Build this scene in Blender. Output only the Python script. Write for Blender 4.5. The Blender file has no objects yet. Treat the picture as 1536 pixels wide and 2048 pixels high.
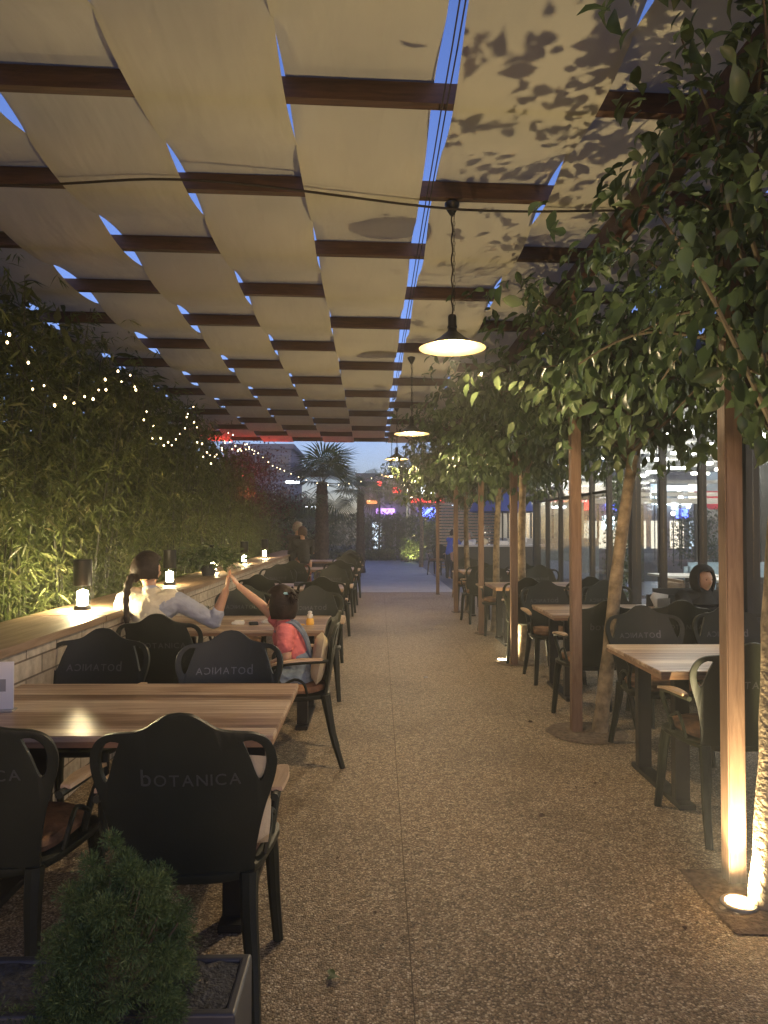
import bpy, bmesh, math, random
import numpy as np
from mathutils import Vector, Matrix, noise
PI = math.pi
random.seed(7); rng = np.random.default_rng(7)
sc = bpy.context.scene
col = sc.collection

# ------------------------------------------------------------------ helpers
def link(o, parent=None):
    col.objects.link(o)
    if parent is not None: o.parent = parent
    return o
def tag(o, label=None, cat=None, group=None, kind=None):
    if label: o['label'] = label
    if cat: o['category'] = cat
    if group: o['group'] = group
    if kind: o['kind'] = kind
    return o
def thing(name, label, cat, loc=(0, 0, 0), rz=0, group=None, kind=None):
    o = bpy.data.objects.new(name, None); link(o)
    o.location = loc; o.rotation_euler = (0, 0, rz); o.empty_display_size = .1
    return tag(o, label, cat, group, kind)
def kids(o): return [c for c in list(o.children)]
def copy_tree(o, parent=None):
    ch = kids(o)
    c = o.copy(); col.objects.link(c)
    c.parent = parent
    for k in ch: copy_tree(k, c)
    return c
def mesh_np(name, V, F, mats, parent=None, smooth=False, mi=None):
    """V (n,3) ; F list of faces or an (m,k) array"""
    me = bpy.data.meshes.new(name)
    V = np.asarray(V, np.float32)
    if isinstance(F, np.ndarray):
        m, k = F.shape
        me.vertices.add(len(V)); me.vertices.foreach_set('co', V.ravel())
        me.loops.add(m * k); me.loops.foreach_set('vertex_index', F.astype(np.int32).ravel())
        me.polygons.add(m); me.polygons.foreach_set('loop_start', np.arange(0, m * k, k, dtype=np.int32))
        try: me.polygons.foreach_set('loop_total', np.full(m, k, np.int32))
        except Exception: pass
        me.update(calc_edges=True); me.validate()
    else:
        me.from_pydata([tuple(v) for v in V], [], F); me.update()
    if not isinstance(mats, (list, tuple)): mats = [mats]
    for m_ in mats: me.materials.append(m_)
    if smooth: me.polygons.foreach_set('use_smooth', [True] * len(me.polygons))
    if mi is not None: me.polygons.foreach_set('material_index', mi)
    return link(bpy.data.objects.new(name, me), parent)

class MB:
    def __init__(s): s.v = []; s.f = []
    def add(s, V, F):
        n = len(s.v); s.v += [tuple(p) for p in V]; s.f += [tuple(i + n for i in f) for f in F]; return s
    def box(s, x0, x1, y0, y1, z0, z1, b=0.0, M=None):
        if b > 0:
            bm = bmesh.new()
            bmesh.ops.create_cube(bm, size=1)
            for v in bm.verts:
                v.co = Vector(((x0 + x1) / 2 + v.co.x * (x1 - x0), (y0 + y1) / 2 + v.co.y * (y1 - y0), (z0 + z1) / 2 + v.co.z * (z1 - z0)))
            bmesh.ops.bevel(bm, geom=bm.edges[:], offset=b, segments=2, affect='EDGES')
            V = [v.co.copy() for v in bm.verts]; F = [[v.index for v in f.verts] for f in bm.faces]
            bm.free()
        else:
            V = [Vector(p) for p in ((x0, y0, z0), (x1, y0, z0), (x1, y1, z0), (x0, y1, z0), (x0, y0, z1), (x1, y0, z1), (x1, y1, z1), (x0, y1, z1))]
            F = [(0, 3, 2, 1), (4, 5, 6, 7), (0, 1, 5, 4), (1, 2, 6, 5), (2, 3, 7, 6), (3, 0, 4, 7)]
        if M: V = [M @ v for v in V]
        return s.add(V, F)
    def tube(s, pts, rs, n=8, caps=True):
        pts = [Vector(p) for p in pts]
        if not isinstance(rs, (list, tuple)): rs = [rs] * len(pts)
        V = []; F = []
        up = Vector((0, 0, 1)); a = None
        for i, p in enumerate(pts):
            t = (pts[min(i + 1, len(pts) - 1)] - pts[max(i - 1, 0)]).normalized()
            if a is None:
                a = t.cross(up)
                if a.length < .05: a = t.cross(Vector((0, 1, 0)))
            a = (a - t * a.dot(t)).normalized(); b_ = t.cross(a)
            for k in range(n):
                th = 2 * PI * k / n
                V.append(p + (a * math.cos(th) + b_ * math.sin(th)) * rs[i])
        for i in range(len(pts) - 1):
            for k in range(n):
                F.append((i * n + k, i * n + (k + 1) % n, (i + 1) * n + (k + 1) % n, (i + 1) * n + k))
        if caps:
            F.append(tuple(range(n - 1, -1, -1))); F.append(tuple((len(pts) - 1) * n + k for k in range(n)))
        return s.add(V, F)
    def lathe(s, prof, c=(0, 0, 0), n=24, M=None):
        V = []; F = []
        for r, z in prof:
            for k in range(n):
                th = 2 * PI * k / n
                p = Vector((c[0] + r * math.cos(th), c[1] + r * math.sin(th), c[2] + z))
                V.append(M @ p if M else p)
        for i in range(len(prof) - 1):
            for k in range(n):
                F.append((i * n + k, i * n + (k + 1) % n, (i + 1) * n + (k + 1) % n, (i + 1) * n + k))
        return s.add(V, F)
    def build(s, name, mats, parent=None, smooth=False):
        o = mesh_np(name, s.v, s.f, mats, parent, smooth)
        bm = bmesh.new(); bm.from_mesh(o.data); bmesh.ops.recalc_face_normals(bm, faces=bm.faces); bm.to_mesh(o.data); bm.free()
        if smooth:
            try: o.data.set_sharp_from_angle(angle=math.radians(40))
            except Exception: pass
        return o
def spline(P, n=6):
    P = [Vector(p) for p in P]; out = []
    for i in range(len(P) - 1):
        p0 = P[max(i - 1, 0)]; p1 = P[i]; p2 = P[i + 1]; p3 = P[min(i + 2, len(P) - 1)]
        for k in range(n):
            t = k / n
            out.append(.5 * ((2 * p1) + (p2 - p0) * t + (2 * p0 - 5 * p1 + 4 * p2 - p3) * t * t + (3 * p1 - p0 - 3 * p2 + p3) * t ** 3))
    out.append(P[-1]); return out
def lerp_list(a, n):
    out = []
    for i in range(n):
        t = i / (n - 1) * (len(a) - 1); k = min(int(t), len(a) - 2); out.append(a[k] + (a[k + 1] - a[k]) * (t - k))
    return out

# ------------------------------------------------------------------ materials
def newmat(name):
    m = bpy.data.materials.new(name); m.use_nodes = True
    nt = m.node_tree; return m, nt, nt.nodes['Principled BSDF']
def N(nt, t, **kw):
    n = nt.nodes.new(t)
    for k, v in kw.items():
        if k.startswith('i_'): n.inputs[k[2:].replace('_', ' ')].default_value = v
        else: setattr(n, k, v)
    return n
def ramp(nt, stops):
    r = nt.nodes.new('ShaderNodeValToRGB'); e = r.color_ramp.elements
    while len(e) < len(stops): e.new(.5)
    for i, (p, c) in enumerate(stops): e[i].position = p; e[i].color = (*c, 1)
    return r
def simple(name, c, rough=.6, metal=0, spec=.5, var=.0, scale=6, bump=0, bscale=40, coat=0):
    m, nt, b = newmat(name)
    b.inputs['Base Color'].default_value = (*c, 1); b.inputs['Roughness'].default_value = rough
    b.inputs['Metallic'].default_value = metal; b.inputs['Specular IOR Level'].default_value = spec
    b.inputs['Coat Weight'].default_value = coat
    tc = N(nt, 'ShaderNodeTexCoord')
    if var > 0:
        n = N(nt, 'ShaderNodeTexNoise', i_Scale=scale, i_Detail=4.0); nt.links.new(tc.outputs['Object'], n.inputs['Vector'])
        lo = tuple(x * (1 - var) for x in c); hi = tuple(min(1, x * (1 + var)) for x in c)
        r = ramp(nt, [(.3, lo), (.7, hi)]); nt.links.new(n.outputs['Fac'], r.inputs['Fac']); nt.links.new(r.outputs['Color'], b.inputs['Base Color'])
    if bump > 0:
        n = N(nt, 'ShaderNodeTexNoise', i_Scale=bscale, i_Detail=3.0); nt.links.new(tc.outputs['Object'], n.inputs['Vector'])
        bp = N(nt, 'ShaderNodeBump', i_Strength=bump, i_Distance=.01); nt.links.new(n.outputs['Fac'], bp.inputs['Height']); nt.links.new(bp.outputs['Normal'], b.inputs['Normal'])
    return m
def emit(name, c, s):
    m, nt, b = newmat(name)
    b.inputs['Base Color'].default_value = (*[min(1, x) for x in c], 1)
    b.inputs['Emission Color'].default_value = (*c, 1); b.inputs['Emission Strength'].default_value = s
    return m
def leafmat(name, cols, trans=.35, rough=.45, scale=3.0):
    m, nt, b = newmat(name)
    g = N(nt, 'ShaderNodeNewGeometry')
    n = N(nt, 'ShaderNodeTexNoise', i_Scale=scale, i_Detail=2.0); nt.links.new(g.outputs['Position'], n.inputs['Vector'])
    mx = N(nt, 'ShaderNodeMath', operation='ADD'); mx.inputs[1].default_value = -.25
    mul = N(nt, 'ShaderNodeMath', operation='MULTIPLY'); mul.inputs[1].default_value = .5
    nt.links.new(g.outputs['Random Per Island'], mul.inputs[0])
    nt.links.new(n.outputs['Fac'], mx.inputs[0])
    ad = N(nt, 'ShaderNodeMath', operation='ADD'); nt.links.new(mx.outputs[0], ad.inputs[0]); nt.links.new(mul.outputs[0], ad.inputs[1])
    r = ramp(nt, [(i / (len(cols) - 1), c) for i, c in enumerate(cols)]); nt.links.new(ad.outputs[0], r.inputs['Fac'])
    nt.links.new(r.outputs['Color'], b.inputs['Base Color']); b.inputs['Roughness'].default_value = rough
    b.inputs['Specular IOR Level'].default_value = .35
    tr = N(nt, 'ShaderNodeBsdfTranslucent'); nt.links.new(r.outputs['Color'], tr.inputs['Color'])
    ms = N(nt, 'ShaderNodeMixShader'); ms.inputs[0].default_value = trans
    nt.links.new(b.outputs[0], ms.inputs[1]); nt.links.new(tr.outputs[0], ms.inputs[2])
    nt.links.new(ms.outputs[0], nt.nodes['Material Output'].inputs['Surface'])
    return m
def woodmat(name, cols, axis_scale=(1, 12, 12), rough=.45, scale=2.2, spec=.5, planks=0):
    m, nt, b = newmat(name)
    tc = N(nt, 'ShaderNodeTexCoord'); oi = N(nt, 'ShaderNodeObjectInfo')
    mp = N(nt, 'ShaderNodeMapping'); mp.inputs['Scale'].default_value = axis_scale
    av = N(nt, 'ShaderNodeVectorMath', operation='ADD')
    sc_ = N(nt, 'ShaderNodeMath', operation='MULTIPLY'); sc_.inputs[1].default_value = 37.0
    nt.links.new(oi.outputs['Random'], sc_.inputs[0]); nt.links.new(tc.outputs['Object'], av.inputs[0]); nt.links.new(sc_.outputs[0], av.inputs[1])
    nt.links.new(av.outputs[0], mp.inputs['Vector'])
    n = N(nt, 'ShaderNodeTexNoise', i_Scale=scale, i_Detail=6.0, i_Roughness=.62, i_Distortion=.6)
    nt.links.new(mp.outputs[0], n.inputs['Vector'])
    r = ramp(nt, [(.28 + .44 * i / (len(cols) - 1), c) for i, c in enumerate(cols)])
    if planks:
        sx = N(nt, 'ShaderNodeSeparateXYZ'); nt.links.new(av.outputs[0], sx.inputs[0])
        q = N(nt, 'ShaderNodeMath', operation='MULTIPLY'); q.inputs[1].default_value = planks; nt.links.new(sx.outputs['Y'], q.inputs[0])
        fl = N(nt, 'ShaderNodeMath', operation='FLOOR'); nt.links.new(q.outputs[0], fl.inputs[0])
        wn = N(nt, 'ShaderNodeTexWhiteNoise', noise_dimensions='1D'); nt.links.new(fl.outputs[0], wn.inputs['W'])
        m2 = N(nt, 'ShaderNodeMath', operation='MULTIPLY_ADD'); m2.inputs[1].default_value = .34; m2.inputs[2].default_value = -.17
        nt.links.new(wn.outputs['Value'], m2.inputs[0])
        ad = N(nt, 'ShaderNodeMath', operation='ADD'); nt.links.new(n.outputs['Fac'], ad.inputs[0]); nt.links.new(m2.outputs[0], ad.inputs[1])
        nt.links.new(ad.outputs[0], r.inputs['Fac'])
    else:
        nt.links.new(n.outputs['Fac'], r.inputs['Fac'])
    nt.links.new(r.outputs['Color'], b.inputs['Base Color'])
    b.inputs['Roughness'].default_value = rough; b.inputs['Specular IOR Level'].default_value = spec
    bp = N(nt, 'ShaderNodeBump', i_Strength=.15, i_Distance=.004); nt.links.new(n.outputs['Fac'], bp.inputs['Height']); nt.links.new(bp.outputs['Normal'], b.inputs['Normal'])
    return m

def floor_material():
    m, nt, b = newmat('exposed_aggregate')
    tc = N(nt, 'ShaderNodeTexCoord'); L = nt.links.new
    v = N(nt, 'ShaderNodeTexVoronoi', i_Scale=135.0); L(tc.outputs['Object'], v.inputs['Vector'])
    sx = N(nt, 'ShaderNodeSeparateColor'); L(v.outputs['Color'], sx.inputs[0])
    r = ramp(nt, [(0, (.11, .077, .045)), (.3, (.225, .162, .098)), (.62, (.35, .265, .165)), (.85, (.49, .40, .275)), (1, (.72, .64, .49))])
    L(sx.outputs['Red'], r.inputs['Fac'])
    d = ramp(nt, [(.0, (1, 1, 1)), (.45, (.9, .9, .9)), (.8, (.42, .38, .33))]); L(v.outputs['Distance'], d.inputs['Fac'])
    mu = N(nt, 'ShaderNodeMix', data_type='RGBA', blend_type='MULTIPLY'); mu.inputs[0].default_value = .8
    L(r.outputs['Color'], mu.inputs[6]); L(d.outputs['Color'], mu.inputs[7])
    # worn / stained patches
    n = N(nt, 'ShaderNodeTexNoise', i_Scale=.8, i_Detail=6.0, i_Roughness=.65); L(tc.outputs['Object'], n.inputs['Vector'])
    r2 = ramp(nt, [(.32, (.5, .47, .43)), (.5, (.95, .95, .95)), (.7, (1.0, .96, .9))]); L(n.outputs['Fac'], r2.inputs['Fac'])
    m2 = N(nt, 'ShaderNodeMix', data_type='RGBA', blend_type='MULTIPLY'); m2.inputs[0].default_value = .8
    L(mu.outputs[2], m2.inputs[6]); L(r2.outputs['Color'], m2.inputs[7])
    n3 = N(nt, 'ShaderNodeTexNoise', i_Scale=22.0, i_Detail=4.0, i_Roughness=.7); L(tc.outputs['Object'], n3.inputs['Vector'])
    r3 = ramp(nt, [(.36, (.55, .52, .48)), (.6, (1.1, 1.08, 1.05))]); L(n3.outputs['Fac'], r3.inputs['Fac'])
    m3 = N(nt, 'ShaderNodeMix', data_type='RGBA', blend_type='MULTIPLY'); m3.inputs[0].default_value = .8
    L(m2.outputs[2], m3.inputs[6]); L(r3.outputs['Color'], m3.inputs[7])
    L(m3.outputs[2], b.inputs['Base Color'])
    b.inputs['Roughness'].default_value = .5; b.inputs['Specular IOR Level'].default_value = .4
    bp = N(nt, 'ShaderNodeBump', i_Strength=.6, i_Distance=.006, invert=True); L(v.outputs['Distance'], bp.inputs['Height']); L(bp.outputs['Normal'], b.inputs['Normal'])
    return m
def cloth_material():
    m, nt, b = newmat('shade_cloth'); L = nt.links.new
    tc = N(nt, 'ShaderNodeTexCoord'); oi = N(nt, 'ShaderNodeObjectInfo')
    n = N(nt, 'ShaderNodeTexNoise', i_Scale=1.6, i_Detail=5.0); L(tc.outputs['Object'], n.inputs['Vector'])
    r = ramp(nt, [(.3, (.45, .405, .30)), (.7, (.55, .495, .37))]); L(n.outputs['Fac'], r.inputs['Fac'])
    w = N(nt, 'ShaderNodeTexWave', i_Scale=60.0, i_Distortion=1.5, i_Detail=2.0); L(tc.outputs['Object'], w.inputs['Vector'])
    w2 = N(nt, 'ShaderNodeTexWave', bands_direction='Y', i_Scale=60.0, i_Distortion=1.5, i_Detail=2.0); L(tc.outputs['Object'], w2.inputs['Vector'])
    ad = N(nt, 'ShaderNodeMath', operation='ADD'); L(w.outputs['Fac'], ad.inputs[0]); L(w2.outputs['Fac'], ad.inputs[1])
    rr = ramp(nt, [(.1, (.9, .89, .87)), (.9, (1, 1, 1))]); L(ad.outputs[0], rr.inputs['Fac'])
    mu = N(nt, 'ShaderNodeMix', data_type='RGBA', blend_type='MULTIPLY'); mu.inputs[0].default_value = 1
    L(r.outputs['Color'], mu.inputs[6]); L(rr.outputs['Color'], mu.inputs[7]); L(mu.outputs[2], b.inputs['Base Color'])
    b.inputs['Roughness'].default_value = .9; b.inputs['Specular IOR Level'].default_value = .1
    mpw = N(nt, 'ShaderNodeMapping'); mpw.inputs['Scale'].default_value = (3.2, .8, 1); L(tc.outputs['Object'], mpw.inputs['Vector'])
    n2 = N(nt, 'ShaderNodeTexNoise', i_Scale=2.2, i_Detail=2.5, i_Distortion=.2); L(mpw.outputs[0], n2.inputs['Vector'])
    bp = N(nt, 'ShaderNodeBump', i_Strength=.4, i_Distance=.05); L(n2.outputs['Fac'], bp.inputs['Height']); L(bp.outputs['Normal'], b.inputs['Normal'])
    tr = N(nt, 'ShaderNodeBsdfTranslucent'); tr.inputs['Color'].default_value = (.5, .46, .4, 1)
    ms = N(nt, 'ShaderNodeMixShader'); ms.inputs[0].default_value = .12
    L(b.outputs[0], ms.inputs[1]); L(tr.outputs[0], ms.inputs[2]); L(ms.outputs[0], nt.nodes['Material Output'].inputs['Surface'])
    return m
def glass_pane_mat():
    m, nt, b = newmat('window_glass'); L = nt.links.new
    tr = N(nt, 'ShaderNodeBsdfTransparent'); tr.inputs['Color'].default_value = (.86, .89, .9, 1)
    gl = N(nt, 'ShaderNodeBsdfGlossy'); gl.inputs['Roughness'].default_value = .03
    fr = N(nt, 'ShaderNodeLayerWeight'); fr.inputs['Blend'].default_value = .5
    pw_ = N(nt, 'ShaderNodeMath', operation='POWER'); pw_.inputs[1].default_value = 5.0; L(fr.outputs['Facing'], pw_.inputs[0])
    mp = N(nt, 'ShaderNodeMath', operation='MULTIPLY_ADD'); mp.inputs[1].default_value = .9; mp.inputs[2].default_value = .045
    L(pw_.outputs[0], mp.inputs[0])
    ms = N(nt, 'ShaderNodeMixShader'); L(mp.outputs[0], ms.inputs[0]); L(tr.outputs[0], ms.inputs[1]); L(gl.outputs[0], ms.inputs[2])
    L(ms.outputs[0], nt.nodes['Material Output'].inputs['Surface'])
    return m
def stone_mat():
    m, nt, b = newmat('stacked_stone'); L = nt.links.new
    tc = N(nt, 'ShaderNodeTexCoord'); sx = N(nt, 'ShaderNodeSeparateXYZ'); L(tc.outputs['Object'], sx.inputs[0])
    cx = N(nt, 'ShaderNodeCombineXYZ'); L(sx.outputs['Y'], cx.inputs[0]); L(sx.outputs['Z'], cx.inputs[1])
    br = N(nt, 'ShaderNodeTexBrick', i_Scale=1.0); br.inputs['Color1'].default_value = (.42, .35, .26, 1); br.inputs['Color2'].default_value = (.58, .5, .4, 1); br.inputs['Mortar'].default_value = (.16, .12, .09, 1)
    br.inputs['Mortar Size'].default_value = .005; br.inputs['Brick Width'].default_value = .34; br.inputs['Row Height'].default_value = .095
    L(cx.outputs[0], br.inputs['Vector'])
    n = N(nt, 'ShaderNodeTexNoise', i_Scale=18.0, i_Detail=5.0); L(tc.outputs['Object'], n.inputs['Vector'])
    r = ramp(nt, [(.3, (.6, .6, .6)), (.7, (1, 1, 1))]); L(n.outputs['Fac'], r.inputs['Fac'])
    mu = N(nt, 'ShaderNodeMix', data_type='RGBA', blend_type='MULTIPLY'); mu.inputs[0].default_value = 1
    L(br.outputs['Color'], mu.inputs[6]); L(r.outputs['Color'], mu.inputs[7]); L(mu.outputs[2], b.inputs['Base Color'])
    b.inputs['Roughness'].default_value = .8
    bp = N(nt, 'ShaderNodeBump', i_Strength=.6, i_Distance=.01); L(mu.outputs[2], bp.inputs['Height']); L(bp.outputs['Normal'], b.inputs['Normal'])
    return m

M = {}
M['floor'] = floor_material()
M['cloth'] = cloth_material()
M['glass'] = glass_pane_mat()
M['stone'] = stone_mat()
M['deck'] = simple('pale_concrete', (.40, .39, .40), .55, var=.12, scale=1.2, bump=.15, bscale=60)
M['ramp'] = simple('dark_concrete', (.12, .13, .17), .6, var=.2, scale=1.5)
M['earth'] = simple('earth', (.045, .035, .025), .95, var=.5, scale=2, bump=.6, bscale=12)
M['asphalt'] = simple('asphalt', (.05, .05, .052), .8, var=.25, scale=4)
M['beam'] = woodmat('dark_beam_wood', [(.035, .016, .009), (.07, .032, .018), (.10, .048, .027)], (2, 22, 22), .55)
M['post'] = woodmat('stained_post_wood', [(.125, .068, .040), (.185, .108, .066), (.24, .15, .095)], (22, 22, 2), .55)
M['table'] = woodmat('laminate_wood_top', [(.15, .085, .05), (.30, .19, .12), (.46, .33, .22), (.66, .54, .40)], (.8, 14, 14), .34, 2.0, .5, planks=9)
M['table_edge'] = woodmat('table_edge_wood', [(.18, .09, .045), (.36, .21, .12)], (1, 8, 8), .4)
M['ledge'] = woodmat('ledge_wood', [(.14, .09, .05), (.26, .17, .10), (.36, .25, .16)], (12, 1, 12), .5)
M['arm'] = woodmat('armrest_wood', [(.30, .19, .10), (.45, .31, .19), (.55, .41, .28)], (14, 2, 14), .45)
M['chair'] = simple('dark_olive_plastic', (.019, .021, .013), .45, spec=.28, var=.2, scale=5, bump=.06, bscale=160)
M['letter'] = simple('pale_raised_lettering', (.055, .055, .048), .3, spec=.6)  # letters paler than the chair plastic
M['blackmetal'] = simple('black_metal', (.012, .012, .012), .4, metal=.3)
M['frame'] = simple('black_window_frame', (.014, .015, .017), .35, metal=.2)
M['seat'] = simple('brown_patterned_cushion', (.23, .12, .06), .85, var=.65, scale=11, bump=.3, bscale=120)
M['cream'] = simple('cream_cushion', (.58, .49, .33), .9, var=.1, scale=4, bump=.3, bscale=70)
M['bamboo'] = leafmat('bamboo_leaf', [(.045, .065, .020), (.09, .12, .035), (.16, .19, .065), (.30, .28, .14)], .35, .5, 2.5)
M['culm'] = simple('bamboo_culm', (.055, .06, .028), .5, var=.4, scale=8)
M['leaf'] = leafmat('broad_leaf', [(.033, .056, .024), (.062, .098, .040), (.115, .16, .068), (.24, .28, .14)], .3, .38, 2.2)
M['bark'] = simple('grey_brown_bark', (.24, .18, .11), .9, var=.55, scale=14, bump=.9, bscale=50)
M['twig'] = simple('twig_bark', (.12, .09, .055), .85, var=.3, scale=20)
M['mulch'] = simple('bark_mulch', (.12, .088, .06), .95, var=.5, scale=40, bump=.9, bscale=60)
M['juniper'] = leafmat('conifer_needle', [(.03, .055, .02), (.05, .09, .03), (.10, .15, .045), (.17, .20, .07)], .15, .6, 9)
M['planter'] = simple('anthracite_planter', (.035, .036, .042), .45, var=.2, scale=10)
M['palm'] = leafmat('palm_frond', [(.03, .065, .025), (.06, .11, .04), (.10, .16, .06)], .25, .45, 1.5)
M['palmtrunk'] = simple('fibrous_palm_trunk', (.065, .043, .032), .95, var=.6, scale=18, bump=1, bscale=30)
M['hedge'] = leafmat('hedge_leaf', [(.02, .04, .015), (.04, .07, .025), (.08, .11, .035)], .2, .6, 1.2)
M['red_glow'] = leafmat('red_glow_leaf', [(.06, .022, .02), (.12, .045, .035), (.17, .08, .05)], .25, .5, 2)  # red glow of the lit trees put into the leaf colour
M['lampblack'] = simple('lamp_black_enamel', (.012, .012, .012), .35)
M['lampwhite'] = simple('lamp_cream_enamel', (.72, .56, .34), .35)
M['rope'] = simple('dark_rope', (.03, .022, .016), .9)
M['bulb'] = emit('warm_bulb', (1, .76, .42), 150)
M['uplight'] = emit('uplight_lens', (1, .84, .5), 40)
M['lantern'] = emit('lantern_tube', (1, .76, .40), 75); M['lantern_full'] = emit('bright_lantern_tube', (1, .78, .42), 360)
M['led'] = emit('fairy_led', (1, .76, .40), 4.5)
M['steel'] = simple('brushed_steel', (.45, .44, .42), .35, metal=.9)

# ------------------------------------------------------------------ camera
cam_d = bpy.data.cameras.new('camera'); cam = link(bpy.data.objects.new('camera', cam_d))
cam.location = (0, 0, 1.5)
cam.rotation_euler = (math.radians(90 + 1.22), 0, math.radians(-1.03))
cam_d.sensor_fit = 'VERTICAL'; cam_d.sensor_height = 36; cam_d.lens = 1450 * 36 / 2048
cam_d.clip_end = 600; cam_d.clip_start = .05
sc.camera = cam

# ------------------------------------------------------------------ world
w = bpy.data.worlds.new('World'); sc.world = w; w.use_nodes = True
nt = w.node_tree; bg = nt.nodes['Background']
sky = nt.nodes.new('ShaderNodeTexSky'); sky.sky_type = 'NISHITA'; sky.sun_disc = False
sky.sun_elevation = math.radians(6); sky.sun_rotation = math.radians(170)
tint = nt.nodes.new('ShaderNodeMix'); tint.data_type = 'RGBA'; tint.blend_type = 'MULTIPLY'; tint.inputs[0].default_value = 1
tint.inputs[7].default_value = (.60, .70, 1.42, 1)                 # dusk: the warm end of the daylight sky is gone
nt.links.new(sky.outputs[0], tint.inputs[6]); nt.links.new(tint.outputs[2], bg.inputs['Color']); bg.inputs['Strength'].default_value = .075
SKY_BG = bg
vs = sc.view_settings; vs.view_transform = 'Standard'; vs.look = 'None'; vs.exposure = 1.55; vs.gamma = 1

def lamp(kind, loc, energy, color, radius=.03, parent=None, name='lamp_light', **kw):
    d = bpy.data.lights.new(name, kind); d.energy = energy; d.color = color
    if kind != 'SUN': d.shadow_soft_size = radius
    rot = kw.pop('rot', None)
    for k, v in kw.items(): setattr(d, k, v)
    o = link(bpy.data.objects.new(name, d), parent); o.location = loc
    if rot: o.rotation_euler = rot
    return o

# ------------------------------------------------------------------ ground
def sheet(name, x0, x1, y0, y1, z, mat, nx=1, ny=1):
    V = []; F = []
    for j in range(ny + 1):
        for i in range(nx + 1): V.append((x0 + (x1 - x0) * i / nx, y0 + (y1 - y0) * j / ny, z))
    for j in range(ny):
        for i in range(nx): a = j * (nx + 1) + i; F.append((a, a + 1, a + nx + 2, a + nx + 1))
    return tag(mesh_np(name, V, F, mat), kind='structure')
sheet('ground', -45, 45, -8, 62, -.012, M['earth'])
sheet('terrace_floor', -2.0, 3.38, -5, 16.75, 0, M['floor'])
sheet('far_deck', -1.9, 1.95, 16.76, 33, .004, M['deck'])
sheet('side_ramp', 1.955, 3.6, 16.76, 33, .003, M['ramp'])
sheet('far_street', -44, 44, 35.6, 61, -.004, M['asphalt'])
# joints sawn into the terrace
mb = MB()
def joint(x0, y0, x1, y1, w_=.004):
    d = Vector((x1 - x0, y1 - y0, 0)).normalized(); n_ = Vector((-d.y, d.x, 0)) * w_
    p, q = Vector((x0, y0, .003)), Vector((x1, y1, .003))
    mb.add([p - n_, q - n_, q + n_, p + n_], [(0, 1, 2, 3)])
joint(.12, 1.0, .30, 16.7, .002); joint(1.12, 4.6, 1.16, 16.7, .0015)
for y in (8.6, 12.4): joint(-1.6, y, 1.4, y + .12, .0015)
tag(mb.build('floor_joint', simple('joint_dirt', (.10, .075, .05), .9)), kind='structure')

# ------------------------------------------------------------------ chair
def clip_bend(x, z): return -.215 - (z - .45) * .17 + .62 * x * x
OUT = [(0, .957), (.038, .951), (.075, .929), (.104, .909), (.135, .899), (.17, .894), (.21, .889), (.245, .873), (.268, .842), (.277, .80), (.271, .752), (.255, .70), (.236, .64), (.218, .56), (.209, .5), (.205, .435)]
HOLE = [(.180, .866), (.206, .868), (.231, .853), (.246, .825), (.248, .79), (.240, .755), (.228, .738), (.216, .762), (.203, .806), (.189, .842)]
def smooth2(P, closed=False, n=3):
    if closed: P = P + [P[0]]
    out = [(v.x, v.y) for v in spline([(p[0], p[1], 0) for p in P], n)]
    return out[:-1] if closed else out
def back_panel():
    bm = bmesh.new()
    right = smooth2(OUT); left = [(-x, z) for x, z in reversed(right) if x > 1e-4]
    def loop(pts):
        vs_ = [bm.verts.new((x, 0, z)) for x, z in pts]
        for i in range(len(vs_)): bm.edges.new((vs_[i], vs_[(i + 1) % len(vs_)]))
    loop(right + left)
    h = smooth2(HOLE, True, 2); loop(h); loop([(-x, z) for x, z in h])
    bmesh.ops.triangle_fill(bm, edges=bm.edges[:], use_beauty=True, use_dissolve=False)
    for k in range(-9, 10):
        bmesh.ops.bisect_plane(bm, geom=bm.verts[:] + bm.edges[:] + bm.faces[:], plane_co=(k * .031, 0, 0), plane_no=(1, 0, 0))
    bmesh.ops.dissolve_degenerate(bm, dist=1e-5, edges=bm.edges[:])
    for v in bm.verts: v.co.y = clip_bend(v.co.x, v.co.z)
    bmesh.ops.recalc_face_normals(bm, faces=bm.faces)
    me = bpy.data.meshes.new('backrest'); bm.to_mesh(me); bm.free()
    o = bpy.data.objects.new('backrest', me); col.objects.link(o)
    sd = o.modifiers.new('s', 'SOLIDIFY'); sd.thickness = .016; sd.offset = 0
    bv = o.modifiers.new('b', 'BEVEL'); bv.width = .004; bv.segments = 2; bv.limit_method = 'ANGLE'; bv.angle_limit = math.radians(50)
    return bake(o)
def bake(o):
    dg = bpy.context.evaluated_depsgraph_get(); dg.update()
    me = bpy.data.meshes.new_from_object(o.evaluated_get(dg))
    bpy.data.objects.remove(o); return me
def text_mesh(s, size, ext):
    c = bpy.data.curves.new('t', 'FONT'); c.body = s; c.size = size; c.extrude = ext; c.align_x = 'CENTER'; c.resolution_u = 4
    o = bpy.data.objects.new('t', c); col.objects.link(o)
    return bake(o)
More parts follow.
